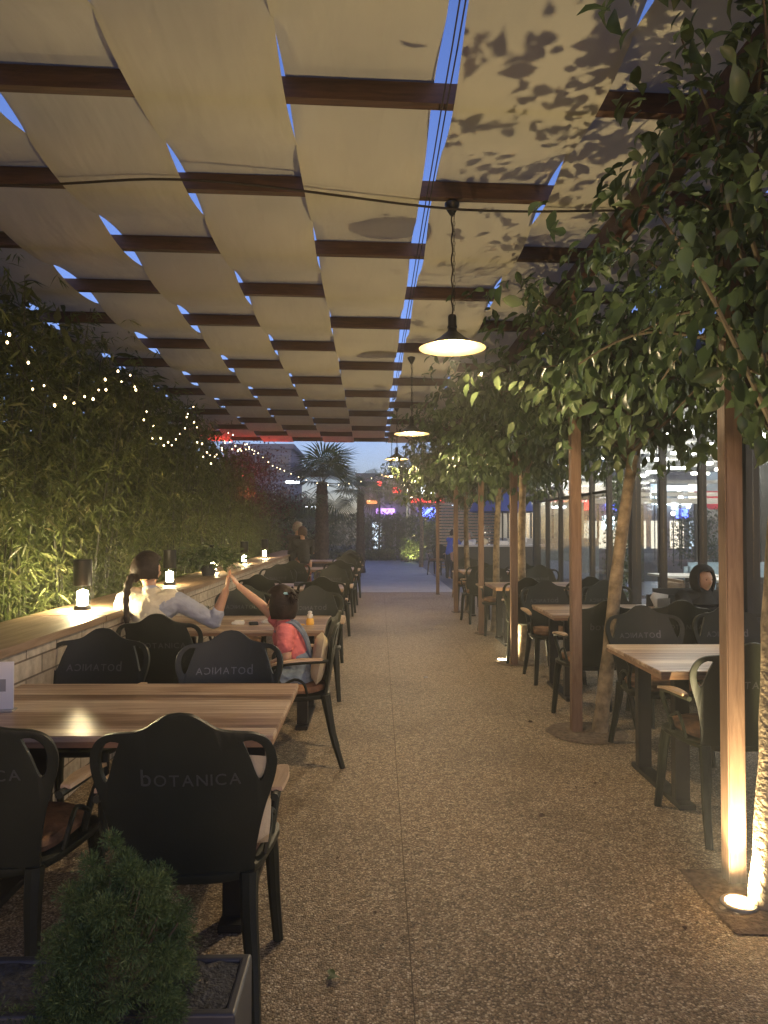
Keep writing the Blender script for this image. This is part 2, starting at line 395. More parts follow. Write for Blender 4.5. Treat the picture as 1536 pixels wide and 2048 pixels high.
def make_chair():
    t = thing('armchair', 'x', 'armchair')
    bp = back_panel(); bp.materials.append(M['chair'])
    for p in bp.polygons: p.use_smooth = True
    try: bp.set_sharp_from_angle(angle=math.radians(45))
    except Exception: pass
    back = link(bpy.data.objects.new('backrest', bp), t)
    # raised lettering pressed through the back
    V = []; F = []
    xo = -.118
    for ch, size in [('b', .074), ('O', .05), ('T', .05), ('A', .05), ('N', .05), ('I', .05), ('C', .05), ('A', .05)]:
        me = text_mesh(ch, size, .0092); n0 = len(V)
        xs = [v.co.x for v in me.vertices]; wd = max(xs) - min(xs); mn = min(xs)
        for v in me.vertices:
            x = xo + v.co.x - mn; z = .735 + v.co.y
            V.append((x, clip_bend(x, z) + v.co.z, z))
        F += [tuple(i + n0 for i in p.vertices) for p in me.polygons]; xo += wd + .009
    mesh_np('lettering', V, F, M['letter'], back)
    # seat
    mb = MB()
    n = 28; V = []; F = []
    prof = [(1.0, .425), (1.03, .435), (1.03, .452), (.98, .458), (.6, .452), (0.02, .45)]
    for s_, z in prof:
        for k in range(n):
            th = 2 * PI * k / n; c_, s2 = math.cos(th), math.sin(th)
            x = .235 * math.copysign(abs(c_) ** .55, c_) * s_; y = .225 * math.copysign(abs(s2) ** .55, s2) * s_
            x *= 1 + .12 * (y / .22)
            V.append((x, y, z))
    for i in range(len(prof) - 1):
        for k in range(n): F.append((i * n + k, i * n + (k + 1) % n, (i + 1) * n + (k + 1) % n, (i + 1) * n + k))
    F.append(tuple(range(n - 1, -1, -1))); mb.add(V, F)
    mb.build('seat', M['chair'], t, True)
    mb = MB(); V = []; F = []
    prof = [(.86, .459), (.98, .468), (1.0, .485), (.95, .502), (.7, .512), (.3, .506), (0.02, .502)]
    for s_, z in prof:
        for k in range(n):
            th = 2 * PI * k / n; c_, s2 = math.cos(th), math.sin(th)
            x = .215 * math.copysign(abs(c_) ** .6, c_) * s_; y = .205 * math.copysign(abs(s2) ** .6, s2) * s_
            V.append((x * (1 + .1 * (y / .2)), y, z + .003 * math.sin(5 * th)))
    for i in range(len(prof) - 1):
        for k in range(n): F.append((i * n + k, i * n + (k + 1) % n, (i + 1) * n + (k + 1) % n, (i + 1) * n + k))
    F.append(tuple(range(n - 1, -1, -1))); mb.add(V, F); mb.build('seat_pad', M['seat'], t, True)
    for sx in (-1, 1):
        f = spline([(sx * .205, .175, .435), (sx * .215, .20, .33), (sx * .222, .215, .18), (sx * .235, .235, .0)], 4)
        mb = MB(); mb.tube(f, lerp_list([.028, .026, .022, .019], len(f)), 8); mb.build('leg', M['chair'], t, True)
        r = spline([(sx * .19, -.195, .45), (sx * .195, -.215, .33), (sx * .21, -.245, .18), (sx * .225, -.30, .0)], 4)
        mb = MB(); mb.tube(r, lerp_list([.03, .027, .022, .018], len(r)), 8); mb.build('leg', M['chair'], t, True)
        # arm: curved support and pale wooden rest
        a = spline([(sx * .268, clip_bend(.268, .68) + .004, .675), (sx * .272, -.1, .672), (sx * .268, .04, .664), (sx * .258, .12, .645), (sx * .246, .13, .60), (sx * .236, .08, .52), (sx * .225, .06, .44)], 4)
        mb = MB(); mb.tube(a, .0125, 8)
        b_ = spline([(sx * .236, .08, .52), (sx * .232, .0, .56), (sx * .238, -.06, .53), (sx * .225, -.08, .45)], 3); mb.tube(b_, .009, 6)
        mb.build('arm', M['chair'], t, True)
        mb = MB(); V = []; F = []; K = 10
        for i in range(K + 1):
            u = i / K; y = -.17 + .31 * u; wv = .017 + .013 * math.sin(PI * min(1, u * 1.15)) + (.004 if i > 7 else 0)
            if i == K: wv *= .6
            z = .688 - .03 * u ** 3; xc = sx * (.272 - .01 * u)
            V += [(xc - wv, y, z - .006), (xc + wv, y, z - .006), (xc + wv * .9, y, z + .006), (xc - wv * .9, y, z + .006)]
        for i in range(K):
            for k in range(4): F.append((4 * i + k, 4 * i + (k + 1) % 4, 4 * i + 4 + (k + 1) % 4, 4 * i + 4 + k))
        F += [(3, 2, 1, 0), (4 * K, 4 * K + 1, 4 * K + 2, 4 * K + 3)]
        mb.add(V, F); mb.build('armrest', M['arm'], t, True)
    return t
chair0 = make_chair(); chair_used = [False]
def chair(x, yb, rot, label, group, jitter=0.0, mat_=None):
    """x, distance of the backrest, rot 0 = back towards the camera, pi = facing it"""
    o = chair0 if not chair_used[0] else copy_tree(chair0)
    chair_used[0] = True
    y = yb + .24 * math.cos(rot); x = x - .24 * math.sin(rot) if abs(math.sin(rot)) > .5 else x
    o.location = (x, y, 0); o.rotation_euler = (0, 0, rot + jitter); tag(o, label, 'armchair', group)
    return o
GL = 'black armchairs along the left row of tables'; GR = 'black armchairs along the right row of tables'
chair(-.567, 2.2, 0, 'black armchair with raised white lettering on its back, right behind the conifer bush', GL, .02)
chair(-1.22, 2.25, 0, 'black armchair cut by the left edge of the photo, nearest side of the nearest table', GL, -.05)
chair(-.73, 3.80, PI, 'black armchair across the nearest left table, its crest left of the child in pink', GL, .02)
chair(-1.46, 3.90, PI, 'black armchair across the nearest left table beside the stone ledge', GL, -.05)
chair(-1.35, 4.66, 0, 'black armchair the woman in the cream vest sits on', GL, .0)
chair(-.26, 4.74, PI / 2, 'dark green armchair turned sideways beside the aisle, the child in pink sits on it', GL, .12)
chair(-.52, 6.75, PI, 'black armchair behind the small yellow jar at the second left table', GL, .05)
chair(-1.20, 6.85, PI, 'black armchair just behind the raised hands at the second left table', GL, -.04)
chair(-.56, 8.1, 0, 'black armchair with its back to the second left table, near side of third left table', GL, .06)
chair(-1.28, 8.5, 0, 'black armchair near side of third left table, next to the potted plant on the ledge', GL, -.1)
chair(-.54, 10.5, PI, 'black armchair far side of third left table beside the aisle', GL, .03)
chair(-1.36, 10.7, PI, 'black armchair far side of third left table beside the ledge', GL, .03)
chair(-.52, 12.3, 0, 'black armchair near side of fourth left table beside the aisle', GL, -.04)
chair(-1.30, 12.1, 0, 'black armchair near side of fourth left table, in front of the grey haired couple', GL, .05)
chair(-.50, 14.5, PI, 'black armchair far side of fourth left table beside the aisle', GL, .0)
chair(-.46, 15.5, 0, 'black armchair near side of the farthest left table', GL, .03)
chair(-.50, 17.4, PI, 'black armchair at the edge of the pale deck, last of the left row', GL, .0)
chair(1.79, 3.45, 0, 'olive lit armchair beside the nearest wooden post and ground light', GR, .04)
chair(1.90, 5.0, PI, 'black armchair far side of nearest right table, its brown pad in view', GR, .03)
chair(2.52, 5.05, PI, 'black armchair far side of nearest right table, partly behind the nearest post', GR, -.03)
chair(1.73, 5.42, 0, 'black armchair between the second post and the leaning trunk, back to the camera', GR, .08)
chair(2.33, 5.45, 0, 'black armchair near side of second right table, towards the glass wall', GR, -.03)
chair(1.80, 7.38, PI, 'black armchair far side of second right table, right of the third post', GR, .02)
chair(2.42, 7.42, PI, 'black armchair far side of second right table, towards the glass wall', GR, .02)
chair(1.78, 7.95, 0, 'yellow green lit armchair partly behind the third post, by the far ground light', GR, -.22)
chair(2.42, 8.1, 0, 'black armchair near side of third right table, towards the glass wall', GR, .1)
chair(1.80, 10.5, PI, 'black armchair far side of third right table beside the aisle', GR, .05)
chair(2.45, 10.5, PI, 'black armchair far side of third right table, towards the glass wall', GR, -.05)
chair(1.72, 11.3, 0, 'black armchair near side of fourth right table beside the fourth post', GR, .12)
chair(2.40, 11.5, 0, 'black armchair near side of fourth right table, towards the glass wall', GR, .0)
chair(1.80, 13.6, PI, 'black armchair far side of fourth right table beside the aisle', GR, .0)
chair(2.1, 23.2, PI, 'lone black armchair standing out on the pale deck', GR, -.5)

# ------------------------------------------------------------------ tables
def make_table(L):
    t = thing('dining_table', 'x', 'table')
    mb = MB(); mb.box(-L / 2, L / 2, -.44, .44, .728, .75, .003); mb.build('tabletop', M['table'], t)
    mb = MB(); mb.box(-L / 2 + .004, L / 2 - .004, -.436, .436, .706, .7275, .002); mb.build('edge_band', M['table_edge'], t)
    for sx in (-1, 1):
        x = sx * (L / 2 - .17)
        mb = MB()
        mb.box(x - .04, x + .04, -.30, -.24, .03, .70, .003); mb.box(x - .04, x + .04, .24, .30, .03, .70, .003)
        mb.box(x - .045, x + .045, -.36, .36, .0, .03, .003); mb.box(x - .038, x + .038, -.24, .24, .665, .70, .002)
        mb.build('leg_frame', M['blackmetal'], t)
    return t
tl0 = make_table(1.32)
GT = 'wooden dining tables on black legs'
tabs = [(-1.01, 3.08, 'empty wooden table nearest the camera on the left, white menu card on it'),
        (-1.00, 5.76, 'wooden table between the woman in the cream vest and the child in pink'),
        (-1.00, 9.35, 'third wooden table on the left, a small dark box on it'),
        (-.98, 13.35, 'fourth wooden table on the left, with glasses'),
        (-.98, 16.45, 'farthest wooden table on the left at the edge of the pale deck'),
        (2.17, 4.2, 'wooden table nearest the camera on the right beside the nearest post'),
        (2.22, 6.6, 'second wooden table on the right, a napkin holder on it'),
        (2.22, 9.5, 'third wooden table on the right beside the far ground light'),
        (2.22, 12.6, 'fourth wooden table on the right')]
for i, (x, y, lb) in enumerate(tabs):
    o = tl0 if i == 0 else copy_tree(tl0)
    o.location = (x, y, 0); o.rotation_euler = (0, 0, random.uniform(-.012, .012)); tag(o, lb, 'table', GT)

# cushions standing against two backrests
def cushion(loc, rot, label):
    mb = MB(); V = []; F = []; n = 10
    for s_ in (-1, 1):
        for j in range(n + 1):
            for i in range(n + 1):
                u, v = i / n * 2 - 1, j / n * 2 - 1
                th = .045 * (max(0, (1 - u ** 4) * (1 - v ** 4)) ** .5)
                V.append((u * .19 * (1 - .06 * v * v), s_ * th, v * .15 * (1 - .06 * u * u)))
    N1 = (n + 1) ** 2
    for s_ in range(2):
        for j in range(n):
            for i in range(n):
                a = s_ * N1 + j * (n + 1) + i; F.append((a, a + 1, a + n + 2, a + n + 1))
    mb.add(V, F); o = mb.build('back_cushion', M['cream'], None, True); o.location = loc; o.rotation_euler = rot
    return tag(o, label, 'cushion')
cushion((-.50, 2.275, .655), (.14, 0, .02), 'cream cushion leaning in the armchair behind the conifer bush')
cushion((-.335, 4.72, .66), (.17, 0, PI / 2 + .1), 'cream cushion behind the child on the sideways armchair')

# ------------------------------------------------------------------ pergola
perg = thing('pergola', 'brown timber pergola roofed with woven bands of beige cloth', 'pergola')
BY = [3.31 + .943 * (k - 1) for k in range(-2, 16)]      # beam n has index n+2
SK = .055
for k, y in enumerate(BY):
    mb = MB(); a = math.atan(SK)
    x0, x1 = -4.6, 3.22
    mb.add([(x0, y + SK * x0 - .028, 3.456), (x1, y + SK * x1 - .028, 3.456), (x1, y + SK * x1 + .028, 3.456), (x0, y + SK * x0 + .028, 3.456),
            (x0, y + SK * x0 - .028, 3.551), (x1, y + SK * x1 - .028, 3.551), (x1, y + SK * x1 + .028, 3.551), (x0, y + SK * x0 + .028, 3.551)],
           [(0, 3, 2, 1), (4, 5, 6, 7), (0, 1, 5, 4), (1, 2, 6, 5), (2, 3, 7, 6), (3, 0, 4, 7)])
    mb.build('beam', M['beam'], perg)
strips = [(-.05, 0), (-.73, 1), (-1.41, 0), (-2.09, 1), (-2.77, 0), (-3.45, 1), (-4.13, 0), (.722, 1), (1.40, 0), (2.08, 1), (2.76, 0)]
for si, (xc, par) in enumerate(strips):
    V = []; F = []; nx = 8; y0, y1 = BY[0] - .3, BY[-1] + .12; ny = 190
    hw = .3465 if xc < -.1 else (.3435 if xc < 1 else .352); ph = random.random() * 9
    for j in range(ny + 1):
        y = y0 + (y1 - y0) * j / ny
        for i in range(nx + 1):
            u = i / nx * 2 - 1
            q = (y - BY[0]) / .943
            cq = math.cos(PI * q)
            # odd numbered visible beams: cloth above them in even strips
            sgn = 1 if par == 0 else -1            # BY index 3 is the beam at 3.31, visible in strip 0
            zc = -cq * sgn
            zc = math.copysign(abs(zc) ** .75, zc)
            z = 3.5035 + .0565 * zc
            pinch = 1 + .008 * math.sin(3.1 * y + ph) - .012 * abs(zc) ** 2
            x = xc + u * hw * pinch
            z += .006 * noise.noise(Vector((x * 2.5, y * 2.2, si))) - .010 * (1 - abs(zc)) * (1 - u * u)
            V.append((x, y + SK * x, z))
    for j in range(ny):
        for i in range(nx): a = j * (nx + 1) + i; F.append((a, a + 1, a + nx + 2, a + nx + 1))
    o = mesh_np('cloth_band', V, F, M['cloth'], perg, True)
for x in (1.55,):
    mb = MB(); mb.box(x - .05, x + .05, .3, 16.6, 3.30, 3.448, .004); mb.build('header_beam', M['beam'], perg)
posts = [(1.53, 3.06), (1.50, 5.30), (1.56, 7.9), (1.55, 10.2), (1.50, 12.8), (1.50, 16.3)]
for x, y in posts:
    mb = MB(); mb.box(x - .037, x + .037, y - .037, y + .037, .0, 3.298, .005); p = mb.build('post', M['post'], perg)
    mb = MB(); mb.box(x - .05, x + .05, y - .05, y + .05, .0, .012, .002); mb.build('base_plate', M['blackmetal'], perg)
# wires running in the open slot of the roof
for dx in (0, .022):
    mb = MB(); mb.tube([(.325 + dx, BY[0] + (BY[-1] - BY[0]) * i / 40, 3.44 - .012 * abs(math.sin(i * 1.3))) for i in range(41)], .0035, 5)
    o = mb.build('cable', M['rope'], None, True); tag(o, 'thin cable running along the open slot of the cloth roof' if dx == 0 else 'second thin cable beside it in the roof slot', 'cable', 'cables in the roof slot')
mb = MB(); mb.tube(spline([(-4.4, 4.1, 3.40), (-2.06, 4.03, 3.40), (-.95, 4.0, 3.425), (.5, 4.27, 3.395), (1.5, 4.35, 3.43)], 8), .007, 6)
o = mb.build('cable', M['rope'], None, True); tag(o, 'black cable slung across under the cloth roof to the lamp hook', 'cable')

# ------------------------------------------------------------------ pendant lamps
def make_pendant():
    t = thing('pendant_lamp', 'x', 'pendant lamp')
    mb = MB(); prof = [(.022, .125), (.03, .10), (.05, .085), (.08, .06), (.13, .028), (.19, .006), (.2, 0)]
    mb.lathe(prof, n=48); mb.build('lamp_shade', M['lampblack'], t, True)
    mb = MB(); mb.lathe([(.199, -.0015), (.19, .002), (.13, .023), (.08, .054), (.05, .078), (.018, .088), (.001, .088)], n=48); mb.build('inner_reflector', M['lampwhite'], t, True)
    mb = MB(); mb.lathe([(.02, .20), (.026, .19), (.026, .14), (.03, .128), (.03, .12), (.001, .12)], n=20); mb.build('socket', M['lampblack'], t, True)
    mb = MB(); mb.lathe([(.001, -.012), (.016, -.006), (.026, .01), (.03, .028), (.026, .046), (.016, .062), (.012, .075)], n=20); mb.build('bulb', M['bulb'], t, True)
    mb = MB(); mb.tube([(.004 * math.sin(i * 1.1), .004 * math.cos(i * 1.1), .2 + .63 * i / 30) for i in range(31)], .0045, 6); mb.build('cord', M['rope'], t, True)
    # link chain beside the cord
    mb = MB()
    for i in range(20):
        z = .24 + i * .03; mb.tube([(.012 + (.006 if i % 2 else 0) * math.cos(a), (0 if i % 2 else .006) * math.cos(a), z + .017 * math.sin(a)) for a in [k * PI / 4 for k in range(9)]], .0018, 4, False)
    mb.build('chain', M['blackmetal'], t, True)
    mb = MB(); mb.lathe([(.001, .80), (.012, .80), (.034, .835), (.045, .86), (.045, .872), (.02, .885), (.001, .885)], n=20); mb.build('ceiling_cup', M['lampblack'], t, True)
    return t
pl0 = make_pendant()
pend = [(.485, 4.3, 2.57, 'brightest pendant lamp with flat shade, nearest the camera'), (.46, 8.2, 2.56, 'second pendant lamp along the aisle, flat lit shade'),
        (.43, 12.1, 2.64, 'third pendant lamp along the aisle'), (.45, 15.9, 2.62, 'farthest pendant lamp, near the end of the cloth roof')]
for i, (x, y, z, lb) in enumerate(pend):
    o = pl0 if i == 0 else copy_tree(pl0)
    o.location = (x, y, z); tag(o, lb, 'pendant lamp', 'pendant lamps hung over the aisle')
    lamp('SPOT', (x, y, z - .02), 34, (1, .76, .46), .04, spot_size=math.radians(168), spot_blend=.35)

# ------------------------------------------------------------------ ground uplights
def make_up():
    t = thing('ground_light', 'x', 'ground light')
    mb = MB(); mb.lathe([(.05, 0), (.052, .012), (.066, .012), (.07, .008), (.07, 0)], n=32); mb.build('rim', M['steel'], t, True)
    mb = MB(); mb.lathe([(.05, .006), (.001, .008)], n=32); mb.build('lens', M['uplight'], t, True)
    return t
u0 = make_up()
UP = [(1.45, 2.86, 'round ground light shining up at the foot of the nearest post', 1.0), (1.47, 8.12, 'round ground light at the foot of the third post', .8)]
for i, (x, y, lb, e) in enumerate(UP):
    o = u0 if i == 0 else copy_tree(u0)
    o.location = (x, y, .016); tag(o, lb, 'ground light', 'round lights set in the floor')
    lamp('SPOT', (x, y, .045), 11 * e, (1, .82, .48), .022, rot=(PI, 0, 0), spot_size=math.radians(172), spot_blend=.3)
    lamp('SPOT', (x, y, .045), 76 * e, (1, .80, .45), .02, rot=(PI - .10, .05, 0), spot_size=math.radians(112), spot_blend=.6)

# ------------------------------------------------------------------ leaf scatter
def rot_from(dirs, ups):
    d = dirs / np.linalg.norm(dirs, axis=1, keepdims=True)
    s = np.cross(d, ups); s /= np.linalg.norm(s, axis=1, keepdims=True) + 1e-9
    u = np.cross(s, d); return s, d, u
def leaves(name, P, D, size, tmpl, tf, mat, parent, ups=None):
    """template in (side, along, up) coordinates"""
    n = len(P); P = np.asarray(P); D = np.asarray(D)
    if ups is None: ups = rng.normal(size=(n, 3)) * .5 + np.array([0, 0, 1.0])
    s, d, u = rot_from(D, ups); size = np.asarray(size).reshape(n, 1, 1)
    T = np.array(tmpl); k = len(T)
    V = (s[:, None, :] * T[None, :, 0:1] + d[:, None, :] * T[None, :, 1:2] + u[:, None, :] * T[None, :, 2:3]) * size + P[:, None, :]
    F = (np.array(tf)[None, :, :] + (np.arange(n) * k)[:, None, None]).reshape(-1, len(tf[0]))
    return mesh_np(name, V.reshape(-1, 3), F, mat, parent)
NARROW = [(0, 0, 0), (.075, .35, .01), (0, .36, -.015), (-.075, .35, .01), (0, 1, -.14)]
NARROW_F = [(0, 1, 2), (0, 2, 3), (1, 4, 2), (3, 2, 4)]
BROAD = [(0, 0, 0), (.16, .15, .07), (.26, .38, .10), (.19, .70, .04), (.02, 1, -.22), (-.20, .68, .03), (-.25, .40, .09), (-.17, .17, .07), (0, .2, 0), (0, .45, 0), (.01, .72, -.07)]
BROAD_F = [(0, 1, 8, 8), ]
BROAD_T = [(0, 1, 8), (1, 2, 8), (2, 9, 8), (2, 3, 9), (3, 10, 9), (3, 4, 10), (4, 5, 10), (5, 9, 10), (5, 6, 9), (6, 8, 9), (6, 7, 8), (7, 0, 8)]
KITE = [(0, 0, 0), (.2, .45, .03), (0, 1, 0), (-.2, .45, .03)]
KITE_F = [(0, 1, 2, 3)]
NEEDLE = [(0, 0, 0), (.09, .5, 0), (0, 1, 0), (-.09, .5, 0)]

# bamboo hedge along the left ledge
hd = thing('bamboo_hedge', 'tall dense bamboo hedge behind the left ledge, lit low by the lanterns', 'hedge', (-2.9, 8, 0))
HX, HY = -2.9, 8
cul = MB(); P = []; D = []; S = []
ncul = 230
for c in range(ncul):
    y = .6 + 17.2 * (c + random.random()) / ncul
    x = -2.32 - abs(random.gauss(0, .42)); fall = max(0, (y - 10.5) / 7)
    H = (3.35 - 1.25 * fall ** 1.3 + random.uniform(-.35, .25)) * (1.0 if x < -2.5 else random.uniform(.55, .9))
    lx, ly = random.uniform(-.15, .42) * (.6 if y > 4 else .8), random.uniform(-.35, .35)
    pts = []
    for i in range(7):
        t = i / 6; pts.append((x + lx * t ** 2.2, y + ly * t ** 2, H * t * (1 - .06 * t)))
    cul.tube([(a - HX, b - HY, z) for a, b, z in pts], lerp_list([.013, .011, .008, .003], 7), 5)
    nl = int(600 if y < 9 else 330)
    t = rng.uniform(.12, 1, nl) ** .8; idx = t * 6; k = np.minimum(idx.astype(int), 5); fr = (idx - k)[:, None]
    pp = np.array(pts); base = pp[k] * (1 - fr) + pp[np.minimum(k + 1, 6)] * fr
    # tufts: leaves sit in little fans at the ends of side twigs
    tuft = rng.normal(size=(nl // 6 + 1, 3)) * np.array([.17, .2, .13]); tuft = np.repeat(tuft, 6, axis=0)[:nl]
    bt = np.repeat(base[::6], 6, axis=0)[:nl]
    pos = bt + tuft + rng.normal(size=(nl, 3)) * .02
    pos[:, 0] = np.where(pos[:, 0] > -2.16 + .25 * (pos[:, 2] > 1.5), -2.2 - rng.uniform(0, .25, nl), pos[:, 0])
    P.append(pos); fan = rng.uniform(0, 2 * PI, nl)
    D.append(np.stack([np.cos(fan) * .8 + .12, np.sin(fan) * .8, rng.normal(-.45, .45, nl)], 1)); S.append(rng.uniform(.06, .13, nl))
cul.build('culms', M['culm'], hd, True)
P = np.concatenate(P); D = np.concatenate(D); S = np.concatenate(S); keep = P[:, 2] > .15; P, D, S = P[keep], D[keep], S[keep]
leaves('foliage', P - np.array([HX, HY, 0]), D, S, NARROW, NARROW_F, M['bamboo'], hd)
# deep inner foliage that closes the hedge
n = 32000; yy = rng.uniform(.3, 18.2, n); fall = np.clip((yy - 10.5) / 7, 0, 1)
P = np.stack([rng.uniform(-4.3, -2.7, n), yy, rng.uniform(0.03, 1, n) ** .85 * (3.5 - 1.3 * fall)], 1); D = rng.normal(size=(n, 3)); D[:, 2] -= .4
leaves('inner_foliage', P - np.array([HX, HY, 0]), D, rng.uniform(.14, .26, n), [(a * 1.9, b_, c) for a, b_, c in NARROW], NARROW_F, M['bamboo'], hd)

# ------------------------------------------------------------------ ledge
ld = thing('ledge_wall', 'low light stone wall with wooden top along the left tables', 'wall', (-1.9, 8, 0))
mb = MB(); mb.box(-.22, .22, -9, 9.6, 0, .905); mb.build('stone_face', M['stone'], ld)
for k in range(10):
    y0 = -9 + k * 1.86; mb = MB(); mb.box(-.25, .245, y0, y0 + 1.853, .908, .95, .004); mb.build('cap_board', M['ledge'], ld)

def make_lantern():
    t = thing('lantern', 'x', 'lantern')
    mb = MB(); mb.lathe([(.001, 0), (.055, 0), (.055, .012), (.046, .03), (.001, .03)], n=24); mb.build('base', M['lampblack'], t, True)
    mb = MB(); mb.lathe([(.05, .03), (.05, .165)], n=24); mb.build('glass_tube', M['glass'], t, True)
    mb = MB(); mb.lathe([(.001, .032), (.03, .034), (.034, .05), (.034, .12), (.001, .13)], n=20); mb.build('light_tube', M['lantern_full'], t, True)
    mb = MB(); mb.lathe([(.001, .16), (.056, .16), (.06, .165), (.06, .33), (.055, .335), (.001, .336)], n=24); mb.build('cap', M['lampblack'], t, True)
    return t
l0 = make_lantern()
lan = [(4.9, 'lantern nearest the camera on the ledge, glowing, black cylinder on top'), (7.0, 'second lantern on the ledge, just right of the woman'), (8.96, 'third lantern on the ledge above the leafy plant'),
       (11.1, 'fourth lantern on the ledge'), (13.2, 'fifth lantern on the ledge, farthest one'), (2.8, 'lantern on the ledge nearer the camera, outside the left edge')][:5]
for i, (y, lb) in enumerate(lan):
    o = l0 if i == 0 else copy_tree(l0)
    if i:
        for c in kids(o):
            if c.name.startswith('light_tube'): c.data = c.data.copy(); c.data.materials[0] = M['lantern']
    o.location = (-1.93, y, .951); tag(o, lb, 'lantern', 'black lanterns on the ledge')

# ------------------------------------------------------------------ street trees on the right
def tree(x, y, lean, n, label, seed, zlow=2.05, xspan=(-1.0, 1.5), ysp=1.35, size=(.085, .13), branches=26, r0=.05, name='broadleaf_tree', leafm=None, ztop=3.36, barkm=None):
    r = random.Random(seed); g = np.random.default_rng(seed)
    t = thing(name, label, 'tree', (x, y, 0), 0, 'young trees planted along the right posts')
    fork = Vector((lean, .02, zlow - .12))
    pts = spline([(0, 0, -.01), (lean * .25 + .01, 0, .6), (lean * .6 - .01, .01, 1.25), tuple(fork)], 5)
    mb = MB(); rr = lerp_list([r0 * 1.15, r0, r0 * .9, r0 * .78], len(pts)); mb.tube(pts, [q * (1 + .06 * math.sin(i * 2.3)) for i, q in enumerate(rr)], 12)
    mb.build('trunk', barkm or M['bark'], t, True)
    mb = MB(); P = []; D = []
    tips = []
    for b_ in range(branches):
        # target spread through the crown box
        tx = r.uniform(*xspan); ty = r.uniform(-ysp, ysp); tz = r.uniform(zlow + .05, ztop)
        st = fork + Vector((0, 0, r.uniform(-.15, .5)))
        mid = (st + Vector((tx, ty, tz))) / 2 + Vector((r.uniform(-.1, .1), r.uniform(-.1, .1), .14))
        pl = spline([tuple(st), tuple(mid), (tx, ty, tz - .05)], 6)
        mb.tube(pl, lerp_list([.013, .008, .003], len(pl)), 6)
        tips.append(pl)
    mb.build('branches', M['twig'], t, True)
    per = n // (branches)
    for pl in tips:
        k = g.integers(4, len(pl), per); base = np.array([tuple(pl[i]) for i in k])
        cl = np.repeat(g.normal(size=(per // 5 + 1, 3)) * np.array([.22, .26, .17]), 5, axis=0)[:per]
        bb = np.repeat(base[::5], 5, axis=0)[:per]
        p = bb + cl + g.normal(size=(per, 3)) * .035
        P.append(p)
    P = np.concatenate(P)
    P[:, 2] = np.where(P[:, 2] > ztop, ztop - g.uniform(0, .35, len(P)), P[:, 2])
    out = P - np.array([lean, 0, zlow + .5]); out /= np.linalg.norm(out, axis=1, keepdims=True) + 1e-6
    D = out * .5 + g.normal(size=P.shape) * .45 + np.array([0, 0, -.75])
    keep = P[:, 2] > zlow - .28
    P, D, out = P[keep], D[keep], out[keep]
    leaves('crown', P, D, g.uniform(size[0], size[1], len(P)), BROAD, BROAD_T, leafm or M['leaf'], t, ups=out + np.array([0, 0, .6]) + g.normal(size=P.shape) * .4)
    return t
tree(1.545, 2.86, .13, 4300, 'young tree with ridged trunk glowing at its foot beside the nearest post', 11, 2.0, (-.6, 1.4), .9, (.05, .115), branches=40)
tree(1.66, 5.28, .27, 4200, 'leaning young tree beside the second post', 12, 2.15, (-.62, 1.3), 1.3, (.055, .12), branches=34)
tree(1.68, 8.10, .03, 4200, 'straight young tree lit yellow at its foot beside the third post', 13, 2.2, (-.75, 1.5), 1.3, (.08, .125))
tree(1.75, 10.3, .08, 3400, 'young tree beside the fourth post', 14, 2.2, (-1.1, 1.5), 1.3, (.09, .13))
tree(1.72, 12.9, -.02, 3000, 'young tree beside the fifth post', 15, 2.2, (-1.1, 1.5), 1.4, (.09, .13))
tree(1.80, 15.6, .04, 2600, 'farthest young tree under the cloth roof on the right', 16, 2.2, (-1.2, 1.5), 1.4, (.1, .14))
# planting pits
for i, (x, y, r_) in enumerate([(1.60, 2.93, .27), (1.58, 5.3, .29), (1.62, 8.05, .24), (1.68, 10.25, .22), (1.62, 12.85, .2)]):
    V = []; F = []; n = 40
    for rr in (0, .5, .8, 1):
        for k in range(n):
            th = 2 * PI * k / n; q = r_ * rr * (1 + .07 * noise.noise(Vector((math.cos(th) * 2, math.sin(th) * 2, i))))
            if i == 0: q *= min(1 / max(abs(math.cos(th)), 1e-3), 1 / max(abs(math.sin(th)), 1e-3)) * .95
            V.append((x + q * math.cos(th), y + q * math.sin(th), .0045 + .02 * (1 - rr) + (.006 * random.random() if 0 < rr < 1 else 0)))
    for j in range(3):
        for k in range(n): F.append((j * n + k, j * n + (k + 1) % n, (j + 1) * n + (k + 1) % n, (j + 1) * n + k))
    tag(mesh_np('planting_bed', V, F, M['mulch'], None, True), kind='structure')

# ================================================================== foreground conifer in its planter
pt = thing('planter', 'dark square planter box in the lower left corner', 'planter', (-.56, 1.55, 0))
mb = MB()
x0, x1, y0, y1 = -.30, .295, -.11, .095
mb.add([(x0, y0, 0), (x1, y0, 0), (x1, y1, 0), (x0, y1, 0), (x0, y0, .55), (x1, y0, .55), (x1, y1, .55), (x0, y1, .55),
        (x0 + .022, y0 + .022, .55), (x1 - .022, y0 + .022, .55), (x1 - .022, y1 - .022, .55), (x0 + .022, y1 - .022, .55),
        (x0 + .022, y0 + .022, .47), (x1 - .022, y0 + .022, .47), (x1 - .022, y1 - .022, .47), (x0 + .022, y1 - .022, .47)],
       [(0, 3, 2, 1), (0, 1, 5, 4), (1, 2, 6, 5), (2, 3, 7, 6), (3, 0, 4, 7), (4, 5, 9, 8), (5, 6, 10, 9), (6, 7, 11, 10), (7, 4, 8, 11), (8, 9, 13, 12), (9, 10, 14, 13), (10, 11, 15, 14), (11, 8, 12, 15)])
o = mb.build('box', M['planter'], pt); bv = o.modifiers.new('b', 'BEVEL'); bv.width = .006; bv.segments = 3; bv.limit_method = 'ANGLE'
mb = MB(); V = []; F = []; nn = 24
